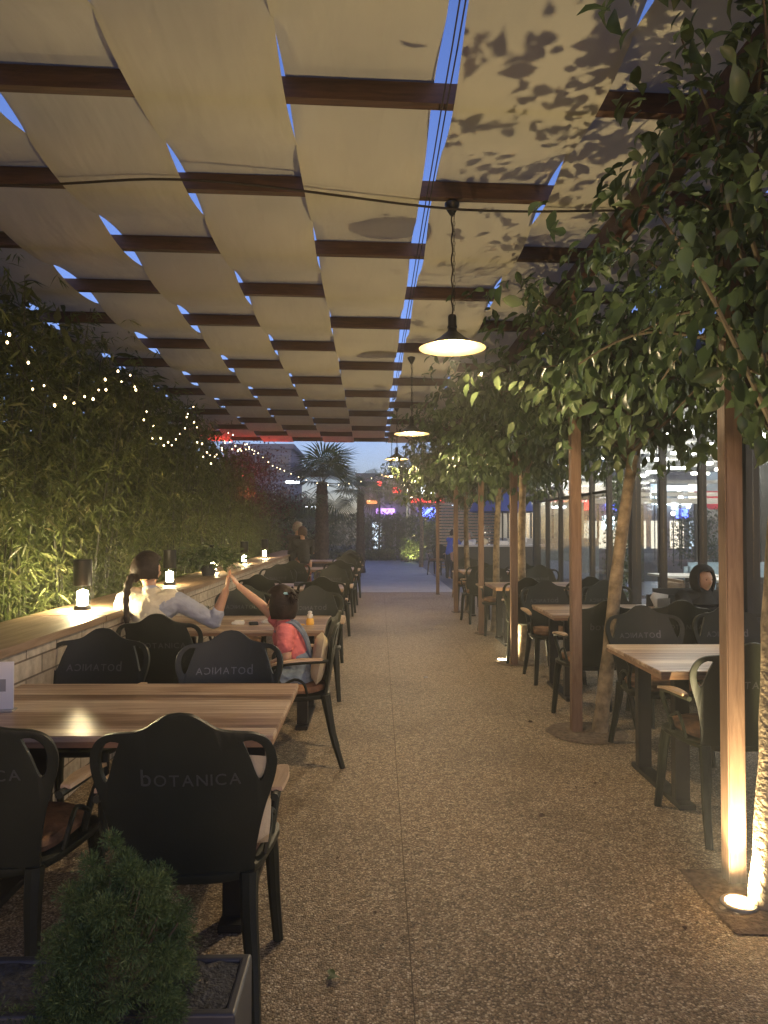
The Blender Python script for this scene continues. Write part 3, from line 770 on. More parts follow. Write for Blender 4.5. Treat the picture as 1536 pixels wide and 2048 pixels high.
for j in range(7):
    for i in range(nn + 1):
        V.append((x0 + .023 + (x1 - x0 - .046) * i / nn, y0 + .023 + (y1 - y0 - .046) * j / 6, .544 + .008 * noise.noise(Vector((i * .9, j * .9, 0)))))
for j in range(6):
    for i in range(nn): a = j * (nn + 1) + i; F.append((a, a + 1, a + nn + 2, a + nn + 1))
mb.add(V, F); mb.build('soil', simple('dark_slate_chips', (.03, .031, .036), .7, var=.6, scale=60, bump=.8, bscale=90), pt, True)
bt = thing('conifer_bush', 'small bushy green conifer with feathery sprays in the lower left corner', 'bush', (-.52, 1.47, .5))
sp = MB(); P = []; D = []; S = []
ends = []
def puff(c, r, n_, out):
    for q in range(n_):
        d = Vector((random.gauss(0, 1), random.gauss(0, 1), random.gauss(.15, 1))).normalized(); d = (d + out * .5).normalized()
        u = random.random() ** .5; P.append(c + d * r * u); D.append(d + Vector((random.gauss(0, .35), random.gauss(0, .35), random.gauss(0, .35)))); S.append(random.uniform(.006, .013))
for k in range(330):
    th = random.uniform(0, 2 * PI); ph = math.acos(random.uniform(-.6, 1))
    d = Vector((math.sin(ph) * math.cos(th), math.sin(ph) * math.sin(th), math.cos(ph)))
    lump = 1 + .36 * noise.noise(d * 2.3 + Vector((3, 1, 0))) + random.uniform(-.30, .05)
    e = Vector((.02, 0, .10)) + Vector((d.x * .128, d.y * .125, d.z * .235)) * lump
    if e.z < -.14: continue
    if k % 4 == 0: sp.tube(spline([(0, 0, max(-.05, e.z * .4)), tuple(e * .6 + Vector((0, 0, .01))), tuple(e)], 3), .0018, 4)
    puff(e, random.uniform(.016, .034), 300, d)
sp.tube([(0, 0, 0.02), (.005, 0, .12), (0, .004, .3)], [.012, .009, .003], 8)
sp.build('branches', M['twig'], bt, True)
leaves('foliage', np.array(P), np.array(D), S, NEEDLE, KITE_F, M['juniper'], bt)
# lower skirt of the same bush that hangs over the left part of the planter
P = []; D = []; S = []
for k in range(150):
    a = Vector((random.uniform(-.27, .06), random.uniform(-.14, .05), random.uniform(-.20, .05))); puff(a, random.uniform(.016, .03), 260, Vector((0, -.3, .4)))
leaves('lower_foliage', np.array(P), np.array(D), S, NEEDLE, KITE_F, M['juniper'], bt)

# ================================================================== things on the tables
def solo(name, mb, mat, label, cat, loc=(0, 0, 0), smooth=True, group=None, rz=0):
    o = mb.build(name, mat, None, smooth); o.location = loc; o.rotation_euler = (0, 0, rz); return tag(o, label, cat, group)
M['paper'] = simple('white_card', (.72, .70, .66), .5)
M['ink'] = simple('grey_print', (.30, .29, .27), .6)
t = thing('menu_card', 'white menu card standing on the nearest left table at the edge of the photo', 'menu card', (-1.52, 3.0, .751), .12)
mb = MB(); mb.box(-.06, .06, -.002, .002, .006, .2, .0008); mb.build('card', M['paper'], t)
mb = MB(); mb.box(-.065, .065, -.03, .03, 0, .008, .002); mb.build('stand', M['steel'], t)
mb = MB(); mb.box(-.03, .03, -.0038, -.0022, .08, .13); mb.build('print', M['ink'], t)
# yellow jar
M['yellow'] = simple('mustard_yellow_sauce', (.75, .42, .06), .4); M['clear'] = simple('clear_plastic', (.75, .72, .66), .15, spec=.7)
t = thing('jar', 'small jar with yellow contents and pale top near the end of the second left table', 'jar', (-.47, 5.62, .751))
mb = MB(); mb.lathe([(.001, 0), (.03, 0), (.032, .01), (.031, .035), (.021, .05), (.001, .05)], n=20); mb.build('body', M['yellow'], t, True)
mb = MB(); mb.lathe([(.019, .05), (.023, .062), (.023, .078), (.012, .085)], n=20); mb.build('neck', M['clear'], t, True)
mb = MB(); mb.lathe([(.012, .085), (.017, .088), (.016, .102), (.001, .106)], n=16); mb.build('lid', M['paper'], t, True)
mb = MB(); mb.lathe([(.001, 0), (.03, 0), (.034, .004), (.03, .007), (.001, .006)], n=20)
solo('saucer', mb, M['yellow'], 'tiny yellow dish beside the yellow jar', 'dish', (-.54, 5.60, .751))
for x, y, r_, lb in ((-1.03, 5.66, .1, 'white folded tissue on the second left table left of the dark phone'), (-.80, 5.72, -.3, 'white folded tissue on the second left table right of the dark phone')):
    mb = MB(); mb.box(-.05, .05, -.04, .04, 0, .018, .006); mb.box(-.03, .045, -.03, .035, .018, .028, .004); solo('tissue', mb, M['paper'], lb, 'tissue', (x, y, .751), rz=r_)
t = thing('phone', 'dark phone lying on the second left table between white tissues', 'phone', (-.91, 5.66, .751), .2)
mb = MB(); mb.box(-.036, .036, -.075, .075, 0, .009, .004); mb.build('case', M['blackmetal'], t); mb = MB(); mb.box(-.032, .032, -.07, .07, .0092, .0098); mb.build('screen', simple('dark_screen', (.02, .025, .03), .1), t)
M['drink'] = glass_pane_mat(); M['drink'].name = 'drinking_glass'
def glass_obj(x, y, h, lb, r_=.033):
    mb = MB(); mb.lathe([(.001, .004), (r_ * .8, .004), (r_ * .85, 0), (r_, h), (r_ - .003, h), (r_ * .78, .01), (.001, .01)], n=20); solo('drinking_glass', mb, M['drink'], lb, 'glass', (x, y, .751), group='glasses on the left tables')
glass_obj(-1.33, 5.85, .12, 'clear glass beside the woman in the cream vest'); glass_obj(-1.25, 5.95, .10, 'shorter clear glass right of the taller one before the woman')
glass_obj(-.75, 13.2, .12, 'clear glass on the fourth left table, left one', .035); glass_obj(-.64, 13.25, .12, 'clear glass on the fourth left table, right one', .035)
mb = MB(); mb.box(-.06, .06, -.045, .045, 0, .05, .006); solo('napkin_box', mb, M['planter'], 'dark box on the third left table', 'box', (-.92, 9.3, .751))
# napkin holder right
t = thing('napkin_holder', 'napkin holder with white napkins fanned out and a clear bottle on the second right table', 'napkin holder', (2.72, 6.75, .751), .3)
mb = MB(); mb.box(-.07, .07, -.03, .03, 0, .012, .003); mb.box(-.07, .07, -.032, -.028, 0, .09, .001); mb.box(-.07, .07, .028, .032, 0, .09, .001); mb.build('holder', M['steel'], t)
mb = MB()
for k in range(6): mb.add([(-.09 + .004 * k, -.02 + .008 * k, .015), (.05, -.02 + .008 * k, .015), (.06 - .01 * k, -.018 + .008 * k, .12 - .004 * k), (-.12, -.022 + .008 * k, .15 - .01 * k)], [(0, 1, 2, 3)])
mb.build('napkins', M['paper'], t)
mb = MB(); mb.lathe([(.001, 0), (.028, 0), (.03, .01), (.029, .09), (.012, .12), (.012, .15), (.001, .152)], n=18); solo('bottle', mb, M['clear'], 'clear bottle beside the napkin holder on the second right table', 'bottle', (2.86, 6.66, .751))
mb = MB(); mb.box(-.04, .04, -.03, .03, 0, .11, .004); solo('napkin_box', mb, M['paper'], 'white upright napkin box beside the ledge on the fourth left table', 'box', (-1.48, 13.1, .751))
for i, (x, y, lb) in enumerate([(-.145, 2.42, 'pale green leaf fallen on the floor right of the planter'), (.86, 3.75, 'dark curled leaf fallen on the floor between planter and nearest post'), (.52, 7.2, 'small white scrap on the floor in the middle of the aisle'), (1.2, 5.55, 'dry leaf on the floor left of the second post')]):
    P = np.array([(0, 0, .012)] if i != 0 else [(0, 0, .012), (.02, .01, .012)]); D = np.array([(.8, .3, .1)] if i != 0 else [(.8, .3, .1), (-.3, .9, .2)])
    o = leaves('fallen_leaf' if i != 2 else 'paper_scrap', P, D, [.05] * len(P), BROAD, BROAD_T, [M['leaf'], M['mulch'], M['paper'], M['palmtrunk']][i], None)
    o.location = (x, y, 0); tag(o, lb, 'leaf' if i != 2 else 'paper scrap')
# leafy potted plant on the ledge
t = thing('potted_plant', 'leafy low plant in a dark pot on the ledge below the third lantern', 'plant', (-1.86, 8.35, .951))
mb = MB(); mb.lathe([(.001, 0), (.07, 0), (.09, .12), (.085, .12), (.07, .1), (.001, .1)], n=20); mb.build('pot', M['planter'], t, True)
n = 700; P = rng.normal(size=(n, 3)) * np.array([.16, .2, .06]) + np.array([0, 0, .2]); P = P[P[:, 2] > .07]; D = P * np.array([3, 3, 0]) + rng.normal(size=P.shape) * .5 + np.array([0, 0, .1])
leaves('foliage', P, D, rng.uniform(.05, .09, len(P)), BROAD, BROAD_T, M['leaf'], t)

# ================================================================== fairy lights along the hedge
fl = thing('string_lights', 'warm fairy lights looped along the hedge and across the far end', 'string lights')
K = [(4.3, 2.66), (4.7, 2.48), (5.1, 2.43), (5.6, 2.56), (6.2, 2.86), (6.6, 2.80), (7.0, 2.56), (7.6, 2.42), (8.15, 2.55), (8.75, 2.98), (9.0, 2.72), (9.35, 2.52), (9.9, 2.50), (10.5, 2.68), (11.0, 2.98), (11.4, 2.8), (11.8, 2.78), (12.4, 2.95), (13.0, 2.93), (13.7, 2.92)]
path = [(-2.14, y, z) for y, z in K] + [(-2.0, 14.6, 2.78), (-1.8, 15.6, 2.72), (-1.45, 16.3, 2.58), (-.98, 16.7, 2.50), (-.5, 16.9, 2.54), (-.1, 17.0, 2.64), (.35, 17.0, 2.78)]
sp = spline(path, 8)
mb = MB(); mb.tube(sp, .0025, 4); mb.build('wire', M['rope'], fl)
sp2 = spline([(-2.20, y + .12, z - .05 + .07 * math.sin(y * 5)) for y, z in K], 8); mb = MB(); mb.tube(sp2, .0025, 4); mb.build('wire', M['rope'], fl)
bm_ = MB(); bm_.lathe([(.001, -.014), (.008, -.010), (.011, 0), (.008, .010), (.001, .014)], n=8); b0 = bm_.build('bulb', M['led'], fl, True)
def spaced(path, step):
    out = [path[0]]; acc = 0
    for a, b in zip(path, path[1:]):
        acc += (b - a).length
        if acc >= step: out.append(b); acc = 0
    return out
bl = spaced(sp, .25)[:62] + spaced(sp2, .33)[:32]
for i, p in enumerate(bl):
    o = b0 if i == 0 else link(b0.copy(), fl)
    o.location = p + Vector((random.uniform(-.02, .02), 0, -.02)); s_ = random.uniform(.5, .85); o.scale = (s_, s_, s_)

# ================================================================== far end: palms, hedge, trees
def fan_palm(loc, H, crown_r, label, nf=34, seed=1, tr=.2):
    r = random.Random(seed); t = thing('fan_palm', label, 'palm tree', loc, 0, 'fan palms at the end of the terrace')
    mb = MB(); n = 26; V = []; pts = [(0, 0, H * i / n) for i in range(n + 1)]
    mb.tube(pts, [tr * (1 - .35 * i / n) * (1 + .10 * r.random()) for i in range(n + 1)], 14)
    for k in range(260):
        th = r.uniform(0, 2 * PI); z = r.uniform(.05, H * .98); q = tr * (1 - .35 * z / H)
        a = Vector((math.cos(th) * q * .9, math.sin(th) * q * .9, z)); b = a + Vector((math.cos(th) * .06, math.sin(th) * .06, r.uniform(-.12, .06)))
        mb.tube([a, b], [.014, .004], 4)
    mb.build('trunk', M['palmtrunk'], t, True)
    st = MB(); V = []; F = []
    for k in range(nf):
        th = 2.4 * k + r.uniform(-.2, .2); el = (r.uniform(-.1, 1.1) if k % 4 else r.uniform(-.8, -.2))
        d = Vector((math.cos(th) * math.cos(el), math.sin(th) * math.cos(el), math.sin(el)))
        a = Vector((0, 0, H - .05)); pl = crown_r * r.uniform(.35, .5); b = a + d * pl
        st.tube([a, a + d * pl * .5 + Vector((0, 0, .02)), b], [.012, .009, .006], 5)
        side = d.cross(Vector((0, 0, 1))).normalized(); up = side.cross(d)
        nseg = 26; L = crown_r * r.uniform(.5, .65)
        for s_ in range(nseg):
            ang = (s_ / (nseg - 1) - .5) * 4.1
            dd = d * math.cos(ang) + side * math.sin(ang)
            wv = (d * -math.sin(ang) + side * math.cos(ang)) * L * .024
            ll = L * (.72 + .28 * math.cos(ang * .6)) * r.uniform(.9, 1.05)
            m_ = b + dd * ll * .55 + up * .02; e = b + dd * ll - Vector((0, 0, ll * .16)) + up * -.01
            n0 = len(V); V += [b, m_ + wv, e, m_ - wv]; F.append((n0, n0 + 1, n0 + 2, n0 + 3))
    st.build('leaf_stalks', M['culm'], t, True)
    mesh_np('crown', [tuple(v) for v in V], F, M['palm'], t)
fan_palm((-1.35, 20.0, 0), 2.75, 1.5, 'large fan palm with thick fibrous trunk at the end of the aisle', 24, 3, .215)
fan_palm((-.35, 24.0, 0), 2.75, 1.25, 'smaller fan palm just right of the large one', 16, 4, .15)
fan_palm((-2.9, 20.5, 0), 1.55, 1.5, 'low fan palm left of the large one', 30, 5, .14)
fan_palm((-1.9, 24.5, 0), 1.5, 1.5, 'low fan palm behind the trunk of the large one', 26, 6, .14)
def mass(name, label, cat, x0, x1, y0, y1, h, n, size, mat, group=None, kind=None, z0=0, wob=.3):
    t = thing(name, label, cat, ((x0 + x1) / 2, (y0 + y1) / 2, 0), 0, group)
    X = rng.uniform(x0, x1, n); Y = rng.uniform(y0, y1, n)
    top = h * (1 + wob * np.array([noise.noise(Vector((a * .7, b * .7, 5))) for a, b in zip(X, Y)]))
    Z = z0 + (top - z0) * rng.uniform(0, 1, n) ** .7
    P = np.stack([X - (x0 + x1) / 2, Y - (y0 + y1) / 2, Z], 1); D = rng.normal(size=(n, 3)) + np.array([0, -.3, .2])
    leaves('foliage', P, D, rng.uniform(size * .7, size * 1.3, n), BROAD[:8] if 0 else KITE, KITE_F, mat, t)
    mb = MB()
    for k in range(max(3, int((x1 - x0) * 1.5))):
        x = random.uniform(x0, x1) - (x0 + x1) / 2; mb.tube([(x, 0, -.02), (x + .1, .05, h * .7)], [.03, .015], 5)
    mb.build('stems', M['twig'], t)
    return t
mass('hedge', 'dark clipped hedge closing the far end of the deck', 'hedge', -9, 9, 33.2, 35.2, 2.05, 26000, .16, M['hedge'], wob=.12)
mass('shrub', 'loose dark shrub left of the deck behind the grey haired couple', 'shrub', -5.5, -1.9, 19.5, 27, 1.5, 14000, .13, M['hedge'])
mass('shrub', 'small shrub glowing yellow green at the right end of the deck', 'shrub', 1.3, 2.4, 31.2, 32.6, 1.0, 1800, .12, M['leaf'])
mass('shrub', 'low grassy shrub along the foot of the far hedge', 'shrub', -2.4, 1.1, 32.6, 33.1, .42, 2600, .14, M['bamboo'])
t = thing('ground_light', 'small ground light in front of the glowing shrub at the end of the deck', 'ground light', (1.75, 31.0, 0))  # lamp added to make the shrub glow
for c in kids(u0): k = c.copy(); col.objects.link(k); k.parent = t
lamp('SPOT', (1.75, 31.0, .05), 60, (1, .85, .35), .04, rot=(PI, 0, 0), spot_size=math.radians(165), spot_blend=.4)
def bushy_tree(x, y, H, W, label, leafm, n=5000, size=.13, trunk=.09, z0=.9, seed=1, group='trees beyond the terrace', name='garden_tree'):
    r = random.Random(seed); g = np.random.default_rng(seed); t = thing(name, label, 'tree', (x, y, 0), 0, group)
    mb = MB(); mb.tube([(0, 0, -.02), (.03, 0, H * .3), (-.03, .04, H * .6), (0, 0, H * .85)], [trunk, trunk * .8, trunk * .5, .02], 8)
    cl = []
    for k in range(34):
        th = r.uniform(0, 2 * PI); rr = W * math.sqrt(r.random()); z = r.uniform(z0 + .2, H - .1)
        rr *= (1 - .55 * ((z - z0) / (H - z0)) ** 2)
        e = Vector((rr * math.cos(th), rr * math.sin(th), z)); cl.append(e); mb.tube([(0, 0, max(z - rr * .8, H * .2)), tuple(e)], [.022, .006], 5)
    mb.build('trunk', M['bark'], t, True)
    c = np.array([tuple(e) for e in cl])[g.integers(0, len(cl), n)]; P = c + g.normal(size=(n, 3)) * np.array([.3, .3, .22]) * W / 1.3
    D = g.normal(size=(n, 3)) + np.array([0, 0, -.3]); leaves('crown', P, D, g.uniform(size * .7, size * 1.2, n), [(a * 1.2, b_, c_) for a, b_, c_ in KITE], KITE_F, leafm, t)
bushy_tree(-3.1, 15.6, 3.1, 1.0, 'plum tree lit red at the far end of the bamboo hedge', M['red_glow'], 7000, .075, seed=21)
bushy_tree(-3.2, 18.6, 3.5, 1.1, 'dark plum tree behind the red lit one', M['red_glow'], 7000, .08, seed=22)
bushy_tree(1.9, 27.5, 4.3, 1.5, 'slender dark tree at the right of the deck behind the farthest lamp', M['leaf'], 6500, .13, .09, 2.3, seed=23)
bushy_tree(3.6, 30, 4.2, 1.7, 'bushy green tree behind the bar', M['leaf'], 6500, .13, .1, .9, seed=24)
bushy_tree(6.0, 27, 4.4, 1.8, 'wide green tree right of the bar', M['hedge'], 6500, .14, .1, .6, seed=25)
bushy_tree(-7.5, 27, 4.3, 1.9, 'dark tree far left of the palms', M['hedge'], 6000, .15, .1, .6, seed=26)
# red flood lamp added in place of an unseen neon
t = thing('added_red_light', 'small red flood light among the plum trees', 'flood light', (-3.6, 16.9, 2.35))
mb = MB(); mb.box(-.09, .09, -.05, .05, -.07, .07, .01); mb.build('housing', M['blackmetal'], t)
mb = MB(); mb.box(-.075, .075, -.058, -.052, -.055, .055, .001); mb.build('lens', emit('red_lens', (1, .06, .04), 12), t)
mb = MB(); mb.tube([(0, 0, -2.35), (0, 0, -.07)], .02, 8); mb.build('pole', M['blackmetal'], t)
lamp('SPOT', (-3.55, 16.75, 2.45), 85, (1, .07, .05), .05, rot=(math.radians(128), 0, math.radians(-125)), spot_size=math.radians(110), spot_blend=.5)
lamp('POINT', (-2.6, 14.9, 2.2), 2.5, (1, .12, .08), .05)

# ------------------------------------------------------------------ the town beyond
M['conc'] = simple('grey_render', (.16, .17, .20), .8, var=.2, scale=1)
M['warmwin'] = emit('lit_shop_window', (1, .85, .62), 1.0); M['coolwin'] = emit('cool_lit_window', (.75, .9, 1), .8); M['darkwin'] = simple('dark_window', (.03, .035, .045), .15)
signc = {'red': emit('red_sign', (1, .05, .04), 2.2), 'blue': emit('blue_sign', (.10, .16, 1), 3.0), 'violet': emit('violet_sign', (.5, .25, .9), 1.4), 'white': emit('white_sign', (.85, .95, 1), 5), 'orange': emit('orange_sign', (1, .35, .12), 1.4), 'green': emit('green_sign', (.1, .8, .55), 1.5)}
def building(x0, x1, y, H, label, floors, bays, lit, signs=()):
    t = thing('shop_building', label, 'building', ((x0 + x1) / 2, y, 0)); W = x1 - x0; D_ = 7
    mb = MB(); mb.box(-W / 2, W / 2, 0, D_, 0, H); mb.build('wall', M['conc'], t)
    mb = MB(); mb.box(-W / 2 - .2, W / 2 + .2, -.25, D_ + .2, H + .002, H + .3); mb.build('roof', M['conc'], t)
    r = random.Random(int(x0 * 7 + y)); fh = H / floors; bw = W / bays
    for f in range(floors):
        for b in range(bays):
            mb = MB(); cx = -W / 2 + (b + .5) * bw; z0 = f * fh + fh * (.12 if f == 0 else .3)
            mb.box(cx - bw * .36, cx + bw * .36, -.06, -.002, z0, f * fh + fh * .82)
            q = mb.build('window', M['warmwin'] if r.random() < lit else (M['coolwin'] if r.random() < lit * .4 else M['darkwin']), t)
    for (sx, sz, sw, sh, cname) in signs:
        mb = MB(); mb.box(sx - sw / 2, sx + sw / 2, -.35, -.08, sz - sh / 2, sz + sh / 2, .03); mb.build('sign', signc[cname], t)
building(-.7, 2.1, 43, 4.4, 'grey shop building with violet and red signs seen between the palms', 2, 4, .3, [(.15, 2.45, 1.1, .33, 'violet'), (.85, 3.7, .5, .3, 'red'), (-.65, 3.0, .6, .2, 'orange')])
building(2.5, 6.8, 40.5, 4.1, 'shop building with blue sign beyond the deck', 2, 5, .4, [(-1.4, 2.3, 1.0, .6, 'blue'), (-1.3, 3.55, 1.6, .32, 'white'), (-1.5, 3.0, 1.9, .22, 'red'), (1.1, 2.9, 1.4, .4, 'orange')])
building(-9.0, -4.9, 44.5, 6.3, 'tall grey apartment building left of the palms', 3, 4, .12)
building(-17, -10, 47, 5.0, 'long low building at far left beyond the trees', 2, 7, .3, [(1.5, 2.9, 2.2, .5, 'white')])
building(9.5, 19.5, 42, 4.6, 'long lit shop building beyond the glass room', 2, 9, .5, [(-3, 2.8, 2.2, .6, 'red'), (0, 2.8, 1.8, .6, 'blue'), (3, 3.0, 2.2, .36, 'white')])
def street_light(x, y, h, label):
    t = thing('street_lamp', label, 'street lamp', (x, y, 0), 0, 'street lamps beyond the garden')
    mb = MB(); mb.tube([(0, 0, 0), (0, 0, h * .6), (0, 0, h), (.2, 0, h + .25), (.9, 0, h + .3)], [.09, .07, .05, .04, .04], 8); mb.build('pole', M['steel'], t, True)
    mb = MB(); mb.box(.6, 1.3, -.16, .16, h + .22, h + .34, .03); mb.build('lamp_head', signc['white'], t)
street_light(-4.9, 36.6, 3.5, 'street lamp with white head left of the palms'); street_light(-4.1, 38.2, 2.3, 'lower white street lamp left of the large palm'); street_light(1.95, 37, 3.6, 'street lamp pole right of the palms')
t = thing('traffic_light', 'traffic light showing red beyond the deck', 'traffic light', (.42, 36.2, -.35))
mb = MB(); mb.tube([(0, 0, 0), (0, 0, 3.3)], .06, 8); mb.build('pole', M['blackmetal'], t)
mb = MB(); mb.box(-.16, .16, -.12, .12, 3.3, 4.2, .02); mb.build('housing', M['blackmetal'], t)
for z, m_ in ((4.03, 'red'), (3.75, None), (3.47, None)):
    mb = MB(); mb.lathe([(.001, 0), (.13, .0), (.13, .03), (.001, .05)], n=18, M=Matrix.Translation((0, -.125, z)) @ Matrix.Rotation(PI / 2, 4, 'X')); mb.build('lens', signc['red'] if m_ else M['darkwin'], t)

# ================================================================== bar at the far right
t = thing('bar_counter', 'long black bar counter with pale top at the right of the deck', 'bar counter', (3.6, 19, 0))
mb = MB(); mb.box(-1.35, .75, -.3, .3, 0, 1.0, .004); mb.build('front', M['blackmetal'], t)
mb = MB(); mb.box(-1.42, .8, -.36, .36, 1.003, 1.045, .006); mb.build('top', M['deck'], t)
for x, w_, h_, m_, lb, nm in ((2.95, .22, .16, M['cream'], 'cream cloth bundle on the bar', 'cloth_bundle'), (3.45, .3, .10, M['paper'], 'white tray on the bar', 'tray'), (3.95, .28, .26, M['paper'], 'white box on the bar near the kiosk window', 'box'), (2.6, .12, .08, M['paper'], 'small white dish at the left end of the bar', 'dish')):
    mb = MB(); mb.box(-w_ / 2, w_ / 2, -.12, .12, 0, h_, min(w_, h_) * .25); solo(nm, mb, m_, lb, nm.split('_')[0], (x, 19, 1.047))
t = thing('kiosk', 'pale kiosk with framed window behind the bar', 'kiosk', (5.3, 21.2, 0))
mb = MB(); mb.box(-1.3, 1.4, 0, 2.2, 0, 1.18, .01); mb.build('base_wall', simple('kiosk_panel', (.42, .42, .40), .6, var=.1), t)
mb = MB()
for x in (-1.3, -.62, .02, .7, 1.36): mb.box(x, x + .05, 0, .06, 1.182, 2.3)
mb.box(-1.3, 1.41, -.002, .062, 2.302, 2.40); mb.build('window_frame', M['frame'], t)
for k in range(4):
    mb = MB(); mb.box(-1.24 + k * .67, -.64 + k * .67, .02, .03, 1.184, 2.298); mb.build('pane', M['glass'], t)
mb = MB(); mb.box(-1.3, 1.4, 1.5, 1.56, 1.182, 2.3); mb.build('inner_wall', simple('kiosk_inner', (.5, .48, .42), .8), t)
mb = MB(); mb.box(-1.5, 1.6, -.3, 2.3, 2.403, 2.5, .01); mb.build('roof', M['frame'], t)
mb = MB(); mb.box(-.3, .5, .8, .9, 2.36, 2.40); mb.build('lamp', emit('kiosk_tube', (1, .93, .8), 6), t)
lamp('POINT', (5.2, 21.85, 2.25), 16, (1, .93, .8), .1)
t = thing('parasol', 'closed dark blue parasol canopy above the bar', 'parasol', (3.75, 20.6, 0))
mb = MB(); mb.tube([(0, 0, 0), (0, 0, 2.9)], .025, 8); mb.build('pole', M['blackmetal'], t)
mb = MB(); mb.lathe([(.03, 2.95), (.35, 2.75), (.8, 2.3), (.95, 1.95), (.85, 1.92), (.5, 2.0), (.1, 2.1)], n=10); mb.build('canopy', simple('blue_canvas', (.05, .09, .30), .8), t, True)
t = thing('slatted_screen', 'horizontal wooden slat screen behind the bar', 'screen', (3.2, 24, 0))
for x in (-.9, 0, .9):
    mb = MB(); mb.box(x - .03, x + .03, .03, .09, 0, 2.3); mb.build('post', M['frame'], t)
mb = MB()
for k in range(22): mb.box(-.95, .95, -.005, .025, .15 + k * .1, .21 + k * .1)
mb.build('slat_panel', M['arm'], t)
lamp('POINT', (3.1, 24.9, 1.6), 12, (1, .85, .6), .1)

# ================================================================== glass fronted restaurant on the right
GX = 3.40
rs = thing('glass_restaurant', 'restaurant room with tall black framed glass front and lit ceiling on the right', 'building', (GX, 8, 0))
def RB(name, x0, x1, y0, y1, z0, z1, mat, b=0, parent=rs):
    mb = MB(); mb.box(x0 - GX, x1 - GX, y0 - 8, y1 - 8, z0, z1, b); return mb.build(name, mat, parent)
M['rfloor'] = simple('restaurant_floor', (.16, .15, .14), .3, var=.15, scale=2)
M['rceil'] = simple('restaurant_ceiling', (.34, .34, .35), .7, var=.1, scale=2)
RB('interior_floor', 3.42, 13, .5, 15.15, -.006, .006, M['rfloor']); RB('interior_floor', 6.0, 13, 15.153, 20, -.006, .006, M['rfloor'])
RB('ceiling', 3.36, 13, .5, 15.15, 3.05, 3.2, M['rceil']); RB('ceiling', 6.0, 13, 15.153, 20, 3.05, 3.2, M['rceil'])
RB('fascia', 3.30, 3.355, .45, 15.2, 2.86, 3.42, M['frame'])
RB('sill_beam', 3.34, 3.46, .5, 15.0, 0, .07, M['frame'])
ymul = [.5, 1.5, 2.5, 3.5, 4.5, 5.5, 6.5, 7.4, 8.4, 9.34, 10.3, 11.1, 12.0, 12.95, 13.9, 14.9]
thick = {.5, 3.5, 6.5, 9.34, 12.0, 14.9}
for i, y in enumerate(ymul):
    wd = .11 if y in thick else .035
    RB('mullion', 3.34 if y in thick else 3.36, 3.46 if y in thick else 3.44, y - wd, y + wd * .2, .072, 2.858, M['frame'])
    if i < len(ymul) - 1:
        w2 = .11 if ymul[i + 1] in thick else .035
        RB('pane', 3.395, 3.405, y + wd * .2 + .002, ymul[i + 1] - w2 - .002, .074, 2.856, M['glass'])
    if y > 9.5 and i < len(ymul) - 1: RB('transom', 3.37, 3.43, y + .04, ymul[i + 1] - .12, 2.0, 2.04, M['frame'])
# far side: second glass front towards the street, with a pale parapet band
RB('back_band', 12.6, 12.8, .5, 20, 2.25, 2.42, simple('pale_band', (.6, .58, .54), .6)); RB('back_band', 12.62, 12.78, .5, 20, 2.62, 2.66, M['rceil'])
for k in range(14): RB('back_mullion', 12.66, 12.74, .6 + k * 1.45, .68 + k * 1.45, .01, 3.04, M['frame'])
RB('low_wall', 12.62, 12.78, .5, 20, .006, .75, M['conc'])

M['pale'] = simple('pale_parapet', (.55, .53, .49), .6)
RB('back_band', 6.0, 12.6, 19.7, 19.85, 2.15, 2.30, M['pale']); RB('back_band', 6.0, 12.6, 19.7, 19.85, 2.36, 2.46, M['pale']); RB('back_window', 7.8, 9.2, 19.75, 19.8, 2.5, 2.66, M['coolwin']); RB('back_band', 6.0, 12.6, 19.7, 19.85, 2.70, 2.80, M['rceil'])
for xx in (6.0, 7.4, 8.9, 10.4, 11.9): RB('back_mullion', xx, xx + .07, 19.72, 19.83, .01, 2.148, M['frame'])
for xx in (3.47, 4.3, 5.15, 6.0): RB('end_mullion', xx, xx + .06, 15.02, 15.1, .01, 3.04, M['frame'])
for xx in (3.54, 4.37, 5.22): RB('pane', xx, xx + .75, 15.055, 15.065, .01, 3.04, M['glass'])
RB('inner_column', 8.2, 8.55, 9.1, 9.45, .01, 3.04, M['frame']); RB('inner_column', 8.2, 8.55, 15.1, 15.5, .01, 3.04, M['frame'])
# green climbing plants inside the last bays
n = 3500; P = np.stack([rng.uniform(.35, .75, n), rng.uniform(3.1, 3.75, n), rng.uniform(.1, 2.3, n)], 1); leaves('indoor_plant_wall', P, rng.normal(size=(n, 3)), rng.uniform(.04, .09, n), KITE, KITE_F, M['leaf'], rs)
M['strip'] = emit('ceiling_tube', (1, .93, .80), 12)
k = 0
for r_, x in enumerate((4.4, 5.7, 7.0, 8.3, 9.6, 10.9)):
    for j in range(12):
        y = 5.2 + j * 1.25 + .4 * (r_ % 2)
        if y > 19.3 or (x < 6 and y > 14.8): continue
        mb = MB(); mb.box(-.22, .22, -.045, .045, -.03, .03, .01); o = mb.build('ceiling_lamp', M['strip'], rs); o.location = (x - GX, y - 8, 2.86); k += 1
        mb = MB(); mb.tube([(x - GX, y - 8, 2.895), (x - GX, y - 8, 3.045)], .008, 5); mb.build('stem', M['blackmetal'], o).matrix_parent_inverse = Matrix.Translation((-(x - GX), -(y - 8), -2.86))
for x, y in ((5.6, 5), (5.6, 10), (5.6, 15), (9.6, 6), (9.6, 11), (9.6, 16)): lamp('POINT', (x, y, 2.6), 30, (1, .94, .84), .25)
M['bluefab'] = simple('pale_blue_fabric', (.28, .38, .46), .9, var=.15, scale=6); M['darkfab'] = simple('charcoal_fabric', (.045, .047, .05), .85, var=.2, scale=6)
